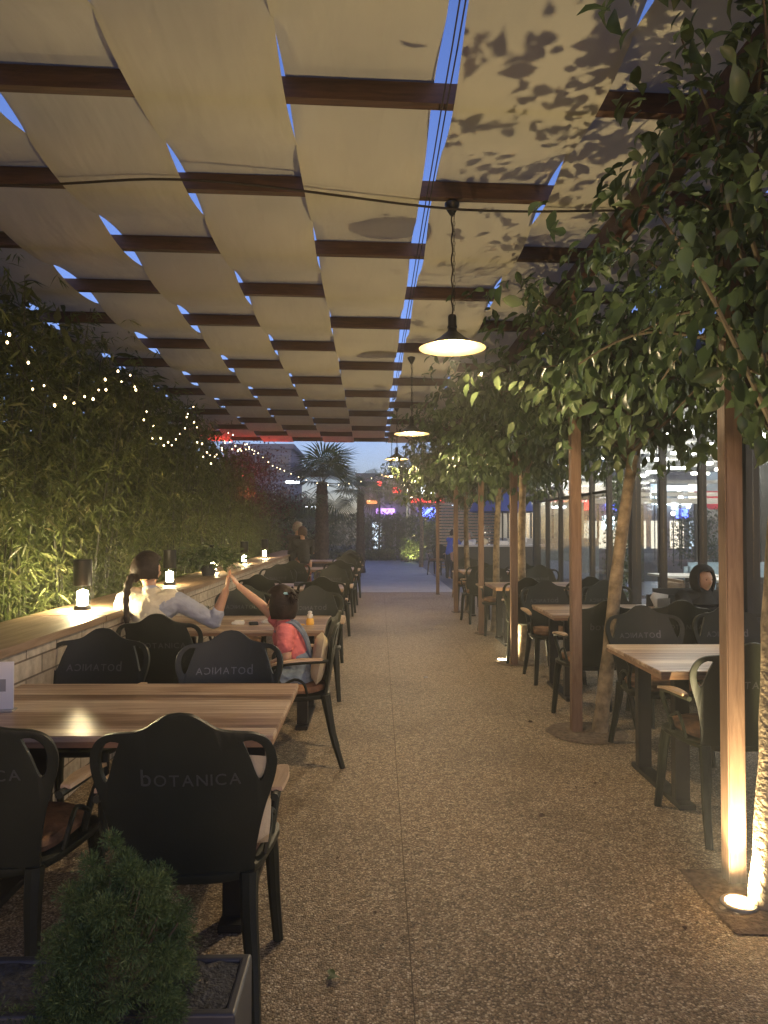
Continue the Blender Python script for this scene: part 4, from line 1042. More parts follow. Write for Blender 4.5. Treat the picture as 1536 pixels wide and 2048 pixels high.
def sofa(x, y, rz, mat, label, L=1.7, h=.92):
    t = thing('sofa', label, 'sofa', (x, y, .007), rz, 'sofas inside the glass room')
    mb = MB(); mb.box(-L / 2, L / 2, -.36, .36, .06, .43, .05); mb.build('seat', mat, t, True)
    mb = MB(); mb.box(-L / 2, L / 2, .24, .42, .35, h, .07); mb.build('backrest', mat, t, True)
    for s_ in (-1, 1):
        mb = MB(); mb.box(s_ * L / 2 - .08, s_ * L / 2 + .08, -.36, .40, .08, .62, .05); mb.build('arm', M['arm'] if mat == M['bluefab'] else mat, t, True)
sofa(6.0, 12.2, PI, M['bluefab'], 'pale blue sofa inside the glass, left of the thick black column'); sofa(7.2, 11.0, PI, M['bluefab'], 'pale blue sofa inside the glass, right of the thick black column', 2.2)
sofa(6.6, 8.9, PI, M['bluefab'], 'pale blue sofa with wooden arms inside, behind the woman in the headscarf', 1.8); sofa(8.6, 9.2, PI, M['bluefab'], 'pale blue sofa inside, right of the nearest post', 2.0)
sofa(5.2, 9.6, PI, M['darkfab'], 'charcoal sofa inside close to the glass', 1.5, .85)
for x, y, lb in ((5.0, 11.4, 'white topped table inside the glass near the plants'), (5.4, 10.4, 'white topped table inside near the charcoal sofa'), (6.9, 9.9, 'white topped table inside between the pale blue sofas'), (8.8, 10.9, 'white topped table inside far from the glass')):
    t = thing('cafe_table', lb, 'table', (x, y, .007), 0, 'white tables inside the glass room')
    mb = MB(); mb.box(-.5, .5, -.35, .35, .72, .75, .004); mb.build('tabletop', M['paper'], t); mb = MB(); mb.lathe([(.22, 0), (.22, .02), (.03, .04), (.03, .715)], n=16); mb.build('pedestal', M['blackmetal'], t, True)
# lit things beyond the back glass
def sign_post(x, y, z, w_, h_, cname, label, rz=0):
    t = thing('lit_sign', label, 'sign', (x, y, 0), rz, 'lit signs seen through the glass room')
    mb = MB(); mb.tube([(0, .06, 0), (0, .06, z)], .04, 6); mb.build('post', M['blackmetal'], t)
    mb = MB(); mb.box(-w_ / 2, w_ / 2, -.05, .05, z - h_ / 2, z + h_ / 2, .02); mb.build('panel', signc[cname], t)
sign_post(14.6, 30, 2.6, 1.2, .35, 'white', 'oval white sign seen through the glass right of the headscarf woman'); sign_post(13.4, 31, 2.1, .5, .4, 'blue', 'small blue sign seen through the glass')
sign_post(15.6, 29, 2.0, 1.1, .8, 'red', 'red sign seen through the glass beside the nearest post'); sign_post(8.4, 30, 1.9, .7, 2.2, 'orange', 'tall orange banner sign seen through the glass left of the leaning trunk'); sign_post(10.2, 31, 1.7, .5, .6, 'white', 'small white sign seen through the glass beside the leaning trunk')
t = thing('red_awning', 'red sloped awning seen through the glass', 'awning', (13.6, 27, 0))
mb = MB(); mb.add([(-1.2, -.6, 2.2), (1.2, -.6, 2.2), (1.2, .6, 2.9), (-1.2, .6, 2.9), (-1.2, -.6, 2.16), (1.2, -.6, 2.16), (1.2, .6, 2.86), (-1.2, .6, 2.86)], [(0, 1, 2, 3), (7, 6, 5, 4), (0, 4, 5, 1), (1, 5, 6, 2), (2, 6, 7, 3), (3, 7, 4, 0)]); mb.build('canvas', simple('red_canvas', (.6, .03, .05), .8), t)
for s_ in (-1.1, 1.1):
    mb = MB(); mb.tube([(s_, .4, 0), (s_, .4, 2.73)], .03, 6); mb.build('pole', M['blackmetal'], t)
lamp('POINT', (13.6, 26.2, 3.4), 40, (1, .85, .7), .1)
sc2 = thing('lit_blind', 'glowing horizontal slat blind seen through the glass left of the nearest post', 'blind', (12.3, 23, 0))
mb = MB()
for k in range(14): mb.box(-.6, .6, -.02, .02, .9 + k * .1, .95 + k * .1)
mb.build('slat_panel', emit('lit_slats', (1, .8, .55), 1.1), sc2); mb = MB(); mb.box(-.66, -.61, -.03, .03, 0, 2.4); mb.box(.61, .66, -.03, .03, 0, 2.4); mb.build('frame', M['frame'], sc2)
bushy_tree(10.5, 23, 1.9, 1.0, 'round dark bush seen through the glass', M['hedge'], 3000, .1, .05, .4, seed=31, group='bushes beyond the glass room', name='garden_bush')
bushy_tree(13.5, 24.5, 2.2, 1.1, 'second round bush seen through the glass, below the red awning', M['hedge'], 3000, .1, .05, .4, seed=32, group='bushes beyond the glass room', name='garden_bush')
for i, (x, y, z) in enumerate([(12.0, 28, 2.9), (13.0, 33, 3.0), (11.2, 26, 2.5), (15.0, 34, 2.4), (12.6, 30, 2.0), (9.0, 33, 2.8), (16.4, 31, 1.9), (17.2, 30, 1.4)]):
    t = thing('globe_lamp', ['globe lamp high beyond the glass room', 'farthest tall globe lamp beyond the glass', 'globe lamp above the round dark bush', 'globe lamp near the oval white sign', 'low globe lamp beside the blue sign', 'globe lamp near the tall orange banner', 'globe lamp at far right beyond the glass', 'lowest globe lamp at far right beyond the glass'][i], 'lamp', (x, y, 0), 0, 'globe lamps seen through the glass room')
    mb = MB(); mb.tube([(0, 0, 0), (0, 0, z)], .025, 6); mb.build('pole', M['blackmetal'], t)
    mb = MB(); mb.lathe([(.001, -.09), (.06, -.07), (.09, 0), (.06, .07), (.001, .09)], n=12); o = mb.build('globe', M['strip'], t, True); o.location = (0, 0, z + .08)

# ================================================================== people
def skin_obj(J, E, root=0, sub=1):
    """tapered round-ended limbs along the skeleton; fuse() grows them into one continuous surface"""
    mb = MB()
    def ball(c, r): mb.lathe([(max(.0005, r * math.sin(PI * k / 8)), -r * math.cos(PI * k / 8)) for k in range(9)], c=c, n=14)
    for k, (c, r) in J.items(): ball(c, r)
    for a, b in E:
        (ca, ra), (cb, rb) = J[a], J[b]; ca, cb = Vector(ca), Vector(cb)
        # a slight muscle swell in the upper part of long limbs
        sw = 1.05 if (cb - ca).length > .16 and ra < .1 else 1.0
        mb.tube([ca, ca.lerp(cb, .33), ca.lerp(cb, .66), cb], [ra, (ra * .67 + rb * .33) * sw, ra * .34 + rb * .66, rb], 14)
    return mb
def head_mesh(c, yaw, pitch=0, s=1.0, n=26):
    """face looks along local +Y"""
    R = Matrix.Translation(c) @ Matrix.Rotation(yaw, 4, 'Z') @ Matrix.Rotation(pitch, 4, 'X')
    V = []; F = []
    for j in range(n + 1):
        ph = PI * j / n
        for i in range(2 * n):
            th = PI * i / n; x, y, z = math.sin(ph) * math.cos(th), math.sin(ph) * math.sin(th), math.cos(ph)
            X = x * .074; Y = y * .092; Z = z * .112
            if Z < 0: X *= 1 - .32 * (-z) ** 1.3; Y = Y * (1 - .22 * (-z)) + .012 * (-z)      # jaw
            f = max(0, y)
            g = lambda cx, cz, w1, w2: math.exp(-((X - cx) / w1) ** 2 - ((Z - cz) / w2) ** 2) * (1 if y > .2 else 0)
            Y += .026 * g(0, -.022, .011, .018) + .012 * g(0, .004, .009, .022)               # nose
            Y -= .010 * (g(-.030, .008, .015, .011) + g(.030, .008, .015, .011))              # eye sockets
            Y += .006 * g(0, .028, .045, .010) + .008 * g(0, -.058, .020, .007) + .009 * g(0, -.092, .022, .016)
            V.append(R @ (Vector((X, Y, Z)) * s))
    for j in range(n):
        for i in range(2 * n): a = j * 2 * n + i; b = j * 2 * n + (i + 1) % (2 * n); F.append((a, b, b + 2 * n, a + 2 * n))
    mb = MB(); mb.add(V, F)
    for sx in (-1, 1):       # ears
        mb.lathe([(.001, -.008), (.016, -.006), (.019, 0), (.012, .006), (.001, .004)], n=10, M=R @ Matrix.Scale(s, 4) @ Matrix.Translation((sx * .074, -.004, -.008)) @ Matrix.Rotation(sx * PI / 2 - sx * .3, 4, 'Y') @ Matrix.Diagonal((1.5, .9, 1, 1)))
    return mb, R
def fuse(pieces, name, mat, parent, voxel=.007, smooth_it=3):
    V = []; F = []
    for p in pieces:
        n0 = len(V)
        if isinstance(p, MB): V += [Vector(v) for v in p.v]; F += [tuple(i + n0 for i in f) for f in p.f]
        else: V += [v.co.copy() for v in p.vertices]; F += [tuple(i + n0 for i in q.vertices) for q in p.polygons]
    o = mesh_np('f', V, F, mat); rm = o.modifiers.new('r', 'REMESH'); rm.mode = 'VOXEL'; rm.voxel_size = voxel; rm.use_smooth_shade = True
    if smooth_it: sm = o.modifiers.new('s', 'SMOOTH'); sm.iterations = smooth_it; sm.factor = .45
    me = bake(o); me.materials.clear(); me.materials.append(mat); me.polygons.foreach_set('use_smooth', [True] * len(me.polygons))
    me.name = name; return link(bpy.data.objects.new(name, me), parent) if name else me
def hair_cap(R, s, mat, parent, name='hair', grow=1.13, low=-.055, seed=0, face=.30):
    n = 30; V = []; F = []
    def P(j, i):
        ph = PI * j / n; th = PI * i / n; x, y, z = math.sin(ph) * math.cos(th), math.sin(ph) * math.sin(th), math.cos(ph)
        g = grow + .035 * noise.noise(Vector((x * 4, y * 4, z * 9 + seed)))
        return x, y, z, R @ (Vector((x * .078 * g, y * .094 * g - .008, z * .114 * g + .002)) * s)
    ok = {}
    for j in range(n + 1):
        for i in range(2 * n):
            x, y, z, p = P(j, i); ok[(j, i)] = not ((y > face and z < .52) or z * .114 < low and y > -.75 or z < -.80); V.append(p)
    for j in range(n):
        for i in range(2 * n):
            q = [(j, i), (j, (i + 1) % (2 * n)), (j + 1, (i + 1) % (2 * n)), (j + 1, i)]
            if all(ok[a] for a in q): F.append(tuple(a * 2 * n + b for a, b in q))
    o = mesh_np(name, V, F, mat, None, True); so = o.modifiers.new('s', 'SOLIDIFY'); so.thickness = .024 * s; so.offset = -1
    me = bake(o); mb = MB(); mb.v = [tuple(v.co) for v in me.vertices]; mb.f = [tuple(p.vertices) for p in me.polygons]
    return fuse([mb], name, mat, parent, .0055 * s, 5)
def hand(wrist, d, up, s=1.0, curl=.25, thumb=1):
    """palm and five separate fingers; d: pointing direction, up: back of the hand"""
    d = Vector(d).normalized(); up = (Vector(up) - d * Vector(up).dot(d)).normalized(); sd = d.cross(up)
    W = Vector(wrist); out = MB()
    pal = []
    for t_, hw in ((0, .022), (.03, .034), (.06, .040), (.085, .038)):
        c = W + d * t_ * s
        pal.append([c + sd * hw * s + up * .009 * s, c - sd * hw * s + up * .009 * s, c - sd * hw * s - up * .012 * s, c + sd * hw * s - up * .012 * s])
    V = [p for q in pal for p in q]; F = [(3, 2, 1, 0), (12, 13, 14, 15)]
    for i in range(3):
        for k in range(4): F.append((4 * i + k, 4 * i + (k + 1) % 4, 4 * i + 4 + (k + 1) % 4, 4 * i + 4 + k))
    out.add(V, F)
    for k, (off, ln, sp_) in enumerate(((.030, .066, .16), (.010, .076, .04), (-.010, .070, -.06), (-.029, .054, -.2))):
        p = W + (d * .08 + sd * off) * s; dd = (d + sd * sp_).normalized(); pts = [p - dd * .015 * s]
        for q in range(4):
            pts.append(p); dd = (dd - up * curl * (.5 + .5 * q)).normalized(); p = p + dd * ln / 3.2 * s
        out.tube(pts, [.0085 * s, .0088 * s, .008 * s, .0075 * s, .006 * s], 8)
    p = W + (d * .025 + sd * .026 * thumb) * s; dd = (d * .7 + sd * .8 * thumb - up * .15).normalized(); pts = []
    for q in range(4): pts.append(p); p = p + dd * .026 * s; dd = (dd + d * .28).normalized()
    out.tube(pts, [.012 * s, .0115 * s, .010 * s, .007 * s], 8)
    return out
def mat_skin(n, c): 
    m = simple(n, c, .5, var=.06, scale=20); m.node_tree.nodes['Principled BSDF'].inputs['Subsurface Weight'].default_value = .12; return m
M['skin'] = mat_skin('skin', (.52, .30, .19)); M['skin_dark'] = mat_skin('tanned_skin', (.46, .26, .17)); M['hairbrown'] = simple('dark_brown_hair', (.022, .013, .009), .55, spec=.25, var=.4, scale=30, bump=.3, bscale=140)
M['hairgrey'] = simple('grey_hair', (.20, .18, .16), .7, var=.3, scale=30, bump=.6, bscale=80); M['hairlight'] = simple('faded_brown_hair', (.07, .045, .032), .7, var=.3, scale=30, bump=.6, bscale=80)
M['shirt'] = simple('grey_blue_shirt', (.34, .36, .43), .8, var=.12, scale=10, bump=1.0, bscale=16); M['vest'] = simple('cream_knit_vest', (.62, .56, .42), .9, var=.08, scale=12, bump=.5, bscale=60)
M['coral'] = simple('coral_tshirt', (.60, .15, .15), .8, var=.12, scale=10, bump=1.0, bscale=20); M['denim'] = simple('washed_denim', (.17, .22, .28), .85, var=.35, scale=14, bump=.4, bscale=60)
M['blackcloth'] = simple('black_garment', (.018, .018, .02), .85, var=.3, scale=8, bump=.5, bscale=14); M['navy'] = simple('dark_trousers', (.03, .035, .05), .85, var=.2, scale=8)
M['bluecloth'] = simple('bright_blue_shirt', (.06, .13, .55), .8, var=.1, scale=8); M['maroon'] = simple('dark_red_garment', (.22, .05, .04), .85, var=.2, scale=8); M['eye'] = simple('dark_eye', (.02, .015, .012), .15)
def person(label, J, head_c, yaw, pitch, hs, wear, hairm, hands=(), voxel=.008, skinm=None, hair=True, hair_kw={}, eyes=True, group=None):
    """J: name -> (co, skin radius).  Legs may be left out below the knee only by choosing the joints."""
    base = J['pelvis'][0]; t = thing('person', label, 'person', (base[0], base[1], 0), 0, group); O = Vector((-base[0], -base[1], 0))
    J = {k: (tuple(Vector(c) + O), r) for k, (c, r) in J.items()}; hc = Vector(head_c) + O
    E = [('pelvis', 'waist'), ('waist', 'chest'), ('chest', 'neck'), ('neck', 'skull')]
    J['skull'] = (tuple(hc + Vector((0, 0, -.02 * hs))), .05 * hs)
    for s_ in 'LR': E += [('chest', 'sho' + s_), ('sho' + s_, 'elb' + s_), ('elb' + s_, 'wri' + s_), ('pelvis', 'hip' + s_), ('hip' + s_, 'kne' + s_), ('kne' + s_, 'ank' + s_), ('ank' + s_, 'toe' + s_)]
    order = ['pelvis'] + [k for k in J if k != 'pelvis']; J = {k: J[k] for k in order}
    body = skin_obj(J, E); hm, R = head_mesh(hc, yaw, pitch, hs)
    pcs = [body, hm]
    for (w_, d, up, s_, cu, th) in hands: pcs.append(hand(Vector(J[w_][0]), d, up, s_, cu, th))
    b = fuse(pcs, 'body', skinm or M['skin'], t, voxel)
    if eyes:
        for sx in (-1, 1):
            mb = MB(); mb.lathe([(.001, -.006), (.005, -.004), (.0075, 0), (.005, .004), (.001, .006)], n=10, M=R @ Matrix.Scale(hs, 4) @ Matrix.Translation((sx * .030, .079, .006))); mb.build('eye', M['eye'], t, True)
    for (nm, mat, js, es, grow) in wear:
        JJ = {k: (J[k][0] if k in J else tuple(Vector(js[k][0]) + O), js[k][1]) for k in js}
        me = skin_obj(JJ, es, 0, 2); o = fuse([me], nm, mat, t, voxel, 5); sd_ = Vector((len(nm), voxel * 999, 2))
        nv = len(o.data.vertices); co = np.empty(nv * 3, np.float32); no = np.empty(nv * 3, np.float32)
        o.data.vertices.foreach_get('co', co); o.data.vertices.foreach_get('normal', no); co = co.reshape(-1, 3); no = no.reshape(-1, 3)
        w_ = np.array([-.009 * abs(noise.noise(Vector((float(c[0]) * 13, float(c[1]) * 13, float(c[2]) * 24)) + sd_)) ** .8 + .0055 + .002 * noise.noise(Vector((float(c[0]) * 38, float(c[1]) * 38, float(c[2]) * 38)) + sd_) for c in co])
        o.data.vertices.foreach_set('co', (co + no * w_[:, None]).astype(np.float32).ravel()); o.data.update()
    if hair: hair_cap(R, hs, hairm, t, **hair_kw)
    if hair and hair_kw.get('name') is None and voxel < .01:
        mb = MB(); rr = random.Random(5)
        for k in range(150):
            th = rr.uniform(0, 2 * PI); ph = rr.uniform(.1, 2.0); d = Vector((math.sin(ph) * math.cos(th), math.sin(ph) * math.sin(th), math.cos(ph)))
            if d.y > .45 and d.z < .5: continue
            p0 = Vector((d.x * .088, d.y * .106 - .008, d.z * .127)); tg = Vector((rr.gauss(0, .5), -.6, -.8)); tg = (tg - d * tg.dot(d)).normalized()
            pts = [R @ ((p0 + tg * .016 * i + d * (.0035 * i * rr.uniform(.2, 1) - .0012 * i * i)) * hs) for i in range(5)]; mb.tube(pts, [.0015, .0015, .0012, .001, .0006], 4)
        mb.build('loose_hair', hairm, t, True)
    return t, R, O
def seated(px, py, dirv, s=1.0, seat=.52, kz=.5, spread=.09):
    """joints of the lower body for someone sitting and facing dirv"""
    d = Vector((dirv[0], dirv[1], 0)).normalized(); l = Vector((-d.y, d.x, 0)); B = Vector((px, py, seat)); J = {}
    for q, sg in (('L', 1), ('R', -1)):
        h = B + l * sg * spread * s; k = h + d * .42 * s + l * sg * .03; a = k + d * .02 - Vector((0, 0, (kz - .08)))
        J['hip' + q] = (tuple(h), .085 * s); J['kne' + q] = (tuple((k.x, k.y, kz)), .058 * s); J['ank' + q] = (tuple((a.x, a.y, .075)), .038 * s); J['toe' + q] = (tuple((a.x + d.x * .13 * s, a.y + d.y * .13 * s, .03)), .028 * s)
    return J
# woman in the cream vest, seen from behind, high five with the child
J = {'pelvis': ((-1.46, 4.92, .54), .13), 'waist': ((-1.47, 4.95, .72), .115), 'chest': ((-1.49, 4.97, .93), .125), 'neck': ((-1.51, 4.99, 1.075), .045),
     'shoL': ((-1.68, 5.0, 1.0), .058), 'elbL': ((-1.78, 5.18, .80), .042), 'wriL': ((-1.60, 5.36, .80), .028),
     'shoR': ((-1.31, 4.97, .995), .058), 'elbR': ((-1.07, 4.98, .86), .042), 'wriR': ((-.985, 4.95, 1.07), .026)}
J.update(seated(-1.46, 4.92, (0, 1)))
shirt = {'chest': (J['chest'][0], .120), 'shoR': (J['shoR'][0], .064), 'mid': ((-1.19, 4.975, .93), .057), 'elbR': (J['elbR'][0], .049), 'cuff': ((-1.045, 4.97, .92), .045), 'shoL': (J['shoL'][0], .064), 'elbL': (J['elbL'][0], .05), 'fore': ((-1.67, 5.29, .80), .044), 'waist': (J['waist'][0], .12), 'pelvis': (J['pelvis'][0], .138), 'collar': ((-1.505, 4.985, 1.05), .062)}
we = [('chest', 'shoR'), ('shoR', 'mid'), ('mid', 'elbR'), ('elbR', 'cuff'), ('chest', 'shoL'), ('shoL', 'elbL'), ('elbL', 'fore'), ('chest', 'waist'), ('waist', 'pelvis'), ('chest', 'collar')]
vest = {'chest': (J['chest'][0], .130), 'waist': (J['waist'][0], .132), 'pelvis': (J['pelvis'][0], .148), 'sl': ((-1.62, 4.99, 1.015), .075), 'sr': ((-1.37, 4.975, 1.01), .075), 'top': ((-1.50, 4.985, 1.03), .075)}
ve = [('chest', 'waist'), ('waist', 'pelvis'), ('chest', 'sl'), ('chest', 'sr'), ('chest', 'top')]
tr = {'pelvis': (J['pelvis'][0], .142)}; te = []
for q in 'LR': tr['hip' + q] = (J['hip' + q][0], .096); tr['kne' + q] = (J['kne' + q][0], .07); tr['ank' + q] = (J['ank' + q][0], .05); te += [('pelvis', 'hip' + q), ('hip' + q, 'kne' + q), ('kne' + q, 'ank' + q)]
pw, Rw, Ow = person('woman with a long dark braid in cream vest and grey blue shirt, arm raised', J, (-1.53, 5.02, 1.20), math.radians(-40), -.05, .92,
       [('shirt', M['shirt'], shirt, we, 0), ('vest', M['vest'], vest, ve, 0), ('trousers', M['navy'], tr, te, 0)], M['hairbrown'],
       hands=[('wriR', (.15, .05, 1), (-.9, -.3, .1), 1.0, .06, -1), ('wriL', (.7, .6, -.15), (0, 0, 1), 1.0, .2, 1)], voxel=.0065)
mb = MB(); bp_ = spline([tuple(Vector(p) + Ow) for p in ((-1.60, 4.955, 1.19), (-1.625, 4.90, 1.12), (-1.625, 4.845, 1.02), (-1.61, 4.825, .90), (-1.60, 4.82, .78))], 9)
mb.tube(bp_, [(.030 - .016 * i / len(bp_)) * (1 + .16 * math.sin(i * 1.45)) for i in range(len(bp_))], 12); mb.build('braid', M['hairbrown'], pw, True)
# child
J = {'pelvis': ((-.45, 4.76, .555), .10), 'waist': ((-.49, 4.76, .66), .088), 'chest': ((-.545, 4.77, .785), .090), 'neck': ((-.575, 4.775, .885), .034),
     'shoL': ((-.55, 4.67, .835), .040), 'elbL': ((-.53, 4.60, .68), .030), 'wriL': ((-.66, 4.64, .62), .020),
     'shoR': ((-.595, 4.87, .85), .040), 'elbR': ((-.745, 4.91, .985), .031), 'wriR': ((-.89, 4.93, 1.10), .021)}
J.update(seated(-.45, 4.76, (-1, .08), .72, .53, .50))
shirt = {'chest': (J['chest'][0], .098), 'waist': (J['waist'][0], .095), 'pelvis': (J['pelvis'][0], .100), 'shoL': (J['shoL'][0], .054), 'sleeveL': ((-.54, 4.625, .745), .050), 'shoR': (J['shoR'][0], .050), 'sleeveR': ((-.645, 4.885, .895), .046), 'collar': ((-.57, 4.775, .86), .05)}
se = [('chest', 'waist'), ('waist', 'pelvis'), ('chest', 'shoL'), ('shoL', 'sleeveL'), ('chest', 'shoR'), ('shoR', 'sleeveR'), ('chest', 'collar')]
tr = {'pelvis': (J['pelvis'][0], .112), 'waistband': ((-.475, 4.76, .63), .102)}; te = [('pelvis', 'waistband')]
for q in 'LR': tr['hip' + q] = (J['hip' + q][0], .075); tr['kne' + q] = (J['kne' + q][0], .055); tr['shin' + q] = (tuple(Vector(J['kne' + q][0]).lerp(Vector(J['ank' + q][0]), .8)), .045); te += [('pelvis', 'hip' + q), ('hip' + q, 'kne' + q), ('kne' + q, 'shin' + q)]
pc, Rc, Oc = person('small child in coral T-shirt and denim dungarees reaching up to clap hands', J, (-.595, 4.78, .99), math.radians(72), .0, .86,
       [('tshirt', M['coral'], shirt, se, 0), ('dungarees', M['denim'], tr, te, 0)], M['hairbrown'],
       hands=[('wriR', (-.55, 0, .75), (.7, -.1, .6), .72, .05, 1), ('wriL', (-1, .2, -.2), (0, 0, 1), .72, .2, -1)], voxel=.0055, hair_kw=dict(grow=1.2, low=-.08, seed=4, face=.42))
for sy, dz in ((-.05, 0), (.05, 0)):
    mb = MB(); mb.tube(spline([tuple(Vector(p) + Oc) for p in ((-.39, 4.76 + sy, .66), (-.435, 4.76 + sy, .80), (-.52, 4.765 + sy, .885), (-.62, 4.77 + sy, .82))], 5), .012, 6); mb.build('strap', M['denim'], pc, True)
for i, (dx, dy, dz) in enumerate(((.06, -.075, .03), (.055, .07, .045))):
    mb = MB(); c = Vector((-.58 + dx, 4.78 + dy, 1.03 + dz)) + Oc
    for k in range(26):
        d = Vector((random.gauss(.5, .5), random.gauss(-.4 if i == 0 else .5, .5), random.gauss(-.2, .5))).normalized()
        mb.tube([c, c + d * .03, c + d * .05 + Vector((0, 0, -.015))], [.012, .008, .002], 5)
    mb.build('hair_bunch', M['hairbrown'], pc, True)
mb = MB(); mb.box(-.02, .02, -.008, .008, -.007, .007, .004, M=Matrix.Translation(Vector((-.545, 4.70, 1.075)) + Oc)); mb.build('hair_clip', simple('pale_blue_clip', (.35, .65, .70), .3), pc)
# woman in black headscarf, facing the camera side
J = {'pelvis': ((2.98, 6.95, .54), .13), 'waist': ((2.97, 6.93, .70), .12), 'chest': ((2.96, 6.90, .88), .125), 'neck': ((2.955, 6.88, .985), .045),
     'shoL': ((3.13, 6.88, .93), .06), 'elbL': ((3.16, 6.68, .76), .045), 'wriL': ((2.98, 6.58, .79), .03), 'shoR': ((2.78, 6.90, .93), .06), 'elbR': ((2.73, 6.72, .76), .045), 'wriR': ((2.88, 6.56, .79), .03)}
J.update(seated(2.98, 6.98, (-.1, -1)))
robe = {'chest': (J['chest'][0], .14), 'waist': (J['waist'][0], .135), 'pelvis': (J['pelvis'][0], .15), 'collar': ((2.955, 6.88, .96), .085)}; re_ = [('chest', 'waist'), ('waist', 'pelvis'), ('chest', 'collar')]
for q in 'LR': robe['sho' + q] = (J['sho' + q][0], .075); robe['elb' + q] = (J['elb' + q][0], .062); robe['cuff' + q] = (tuple(Vector(J['elb' + q][0]).lerp(Vector(J['wri' + q][0]), .8)), .05); robe['kne' + q] = (J['kne' + q][0], .085); robe['ank' + q] = (J['ank' + q][0], .06); re_ += [('chest', 'sho' + q), ('sho' + q, 'elb' + q), ('elb' + q, 'cuff' + q), ('pelvis', 'kne' + q), ('kne' + q, 'ank' + q)]
ph_, Rh, Oh = person('woman in black headscarf and black robe sitting by the glass front', J, (2.955, 6.86, 1.10), math.radians(195), .02, .98,
       [('robe', M['blackcloth'], robe, re_, 0)], M['blackcloth'], hands=[('wriL', (-1, -.3, 0), (0, 0, 1), .95, .2, 1), ('wriR', (1, -.3, 0), (0, 0, 1), .95, .2, -1)], hair_kw=dict(name='headscarf', grow=1.17, low=-.2, seed=2, face=.52), voxel=.008)
mb = MB(); mb.lathe([(.052, .075), (.075, .045), (.085, .0), (.12, -.05), (.17, -.10), (.15, -.12)], c=tuple(Vector((2.957, 6.885, .985)) + Oh), n=24); mb.build('scarf_drape', M['blackcloth'], ph_, True)
ph_.scale = (.94, .94, .94); ph_.location.x = 2.97; ph_.location.y -= .48
t = thing('lounge_chair', 'dark upholstered chair of the woman in the headscarf', 'chair', (2.96, 6.62, 0))
mb = MB(); mb.box(-.32, .32, -.32, .28, .1, .42, .05); mb.build('seat', M['darkfab'], t, True); mb = MB(); mb.box(-.33, .33, .2, .34, .35, .92, .06); mb.build('backrest', M['darkfab'], t, True)
for s_ in (-1, 1):
    mb = MB(); mb.box(s_ * .34 - .045, s_ * .34 + .045, -.32, .3, .08, .64, .03); mb.build('arm', M['darkfab'], t, True)
for sx in (-1, 1):
    for sy in (-1, 1): mb = MB(); mb.tube([(sx * .28, sy * .26, .1), (sx * .3, sy * .28, 0)], [.02, .015], 8); mb.build('leg', M['blackmetal'], t, True)
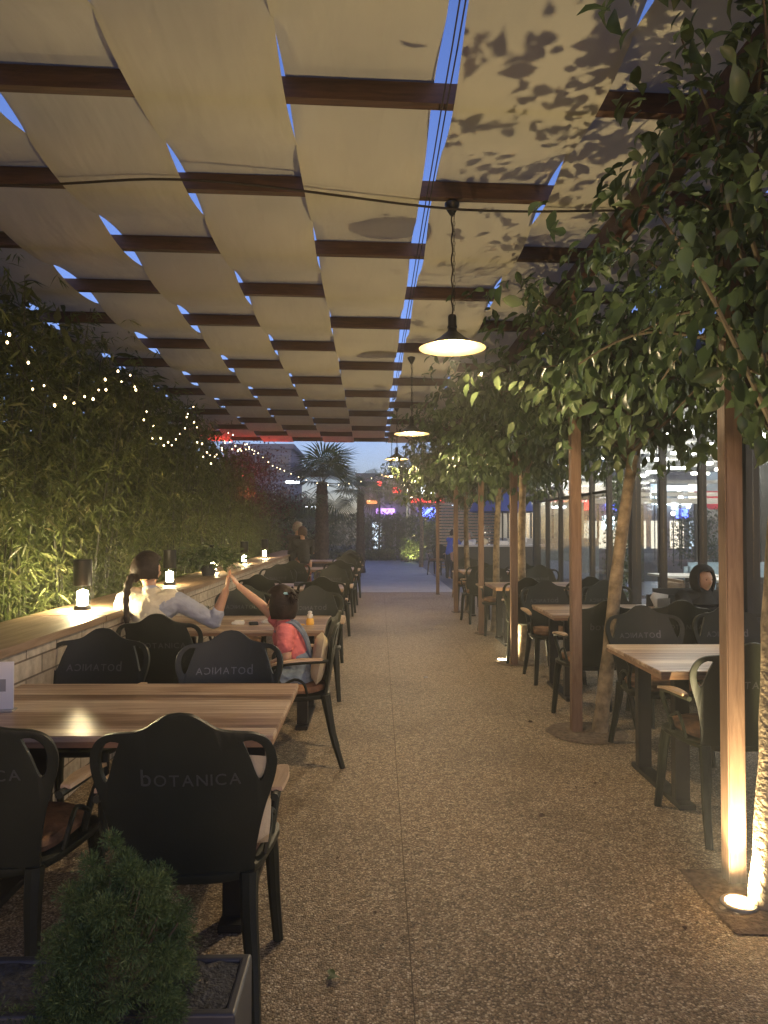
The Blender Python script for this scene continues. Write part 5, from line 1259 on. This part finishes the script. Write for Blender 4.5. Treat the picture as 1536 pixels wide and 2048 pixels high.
# far figures
def standing(x, y, H, dirv, wearmat, hairm, label, yaw, lean=.12, arm=(.2, .35), trousers=None, group=None, skinm=None):
    d = Vector((dirv[0], dirv[1], 0)).normalized(); l = Vector((-d.y, d.x, 0)); k = H / 1.7
    def p(f, s_, z): v = Vector((x, y, 0)) + d * f * k + l * s_ * k; return (v.x, v.y, z * k)
    J = {'pelvis': (p(0, 0, .92), .135 * k), 'waist': (p(lean * .3, 0, 1.08), .125 * k), 'chest': (p(lean * .8, 0, 1.28), .135 * k), 'neck': (p(lean, 0, 1.44), .05 * k)}
    for q, sg in (('L', 1), ('R', -1)):
        J['sho' + q] = (p(lean * .8, sg * .19, 1.37), .062 * k); J['elb' + q] = (p(lean + arm[0], sg * .25, 1.12), .045 * k); J['wri' + q] = (p(lean + arm[1], sg * .12, 1.02), .03 * k)
        J['hip' + q] = (p(0, sg * .1, .88), .09 * k); J['kne' + q] = (p(.02, sg * .11, .48), .06 * k); J['ank' + q] = (p(0, sg * .12, .08), .04 * k); J['toe' + q] = (p(.15, sg * .13, .03), .03 * k)
    sh = {'chest': (J['chest'][0], .15 * k), 'waist': (J['waist'][0], .14 * k), 'pelvis': (J['pelvis'][0], .145 * k)}; se = [('chest', 'waist'), ('waist', 'pelvis')]
    tr = {'pelvis': (J['pelvis'][0], .14 * k)}; te = []
    for q in 'LR':
        sh['sho' + q] = (J['sho' + q][0], .075 * k); sh['elb' + q] = (J['elb' + q][0], .06 * k); se += [('chest', 'sho' + q), ('sho' + q, 'elb' + q)]
        tr['kne' + q] = (J['kne' + q][0], .075 * k); tr['ank' + q] = (J['ank' + q][0], .055 * k); te += [('pelvis', 'kne' + q), ('kne' + q, 'ank' + q)]
    hc = Vector(p(lean + .03, 0, 1.58))
    hd_ = [('wriL', tuple(d - l * .3), (0, 0, 1), k, .25, -1), ('wriR', tuple(d + l * .3), (0, 0, 1), k, .25, 1)]
    return person(label, J, hc, yaw, 0, k, [('jacket', wearmat, sh, se, 0), ('trousers', trousers or M['navy'], tr, te, 0)], hairm, hands=hd_, voxel=.013, group=group, skinm=skinm)
standing(-1.60, 15.0, 1.60, (.5, .8), M['blackcloth'], M['hairgrey'], 'grey haired person in black at the end of the left tables', math.radians(-40), .14)
standing(-1.36, 14.75, 1.50, (-.3, .9), M['blackcloth'], M['hairlight'], 'brown haired person in dark red and black beside the grey haired one', math.radians(35), .14, trousers=M['maroon'])
standing(2.28, 21.0, 1.42, (.6, .5), M['bluecloth'], M['hairbrown'], 'person in bright blue shirt at the left end of the bar', math.radians(-60), .16)
standing(2.85, 20.6, 1.38, (-.6, -.6), M['paper'], M['hairgrey'], 'person in a white top behind the bar', math.radians(130), .1)

# ================================================================== thin volume added to imitate lens veil and bloom round the lamps
M['air'] = bpy.data.materials.new('glare_veil'); M['air'].use_nodes = True; nta = M['air'].node_tree; nta.nodes.remove(nta.nodes['Principled BSDF'])
pv = nta.nodes.new('ShaderNodeVolumePrincipled'); pv.inputs['Color'].default_value = (.95, .95, .93, 1); pv.inputs['Density'].default_value = .0068; pv.inputs['Anisotropy'].default_value = .35
nta.links.new(pv.outputs[0], nta.nodes['Material Output'].inputs['Volume'])
mb = MB(); mb.box(-47, 47, -10, 64, -1.05, 6.95); hz = mb.build('glare_haze', M['air']); tag(hz, kind='stuff')

n = 130; P = np.stack([np.where(rng.random(n) < .6, rng.normal(1.45, .25, n), rng.uniform(-.9, 2.2, n)), rng.uniform(1.6, 14, n), np.full(n, .008)], 1); D = np.stack([rng.normal(size=n), rng.normal(size=n), rng.uniform(0, .15, n)], 1)
o = leaves('leaf_litter', P, D, rng.uniform(.010, .034, n), BROAD, BROAD_T, M['palmtrunk'], None, ups=np.tile(np.array([0.05, 0, 1.0]), (n, 1))); tag(o, kind='stuff')
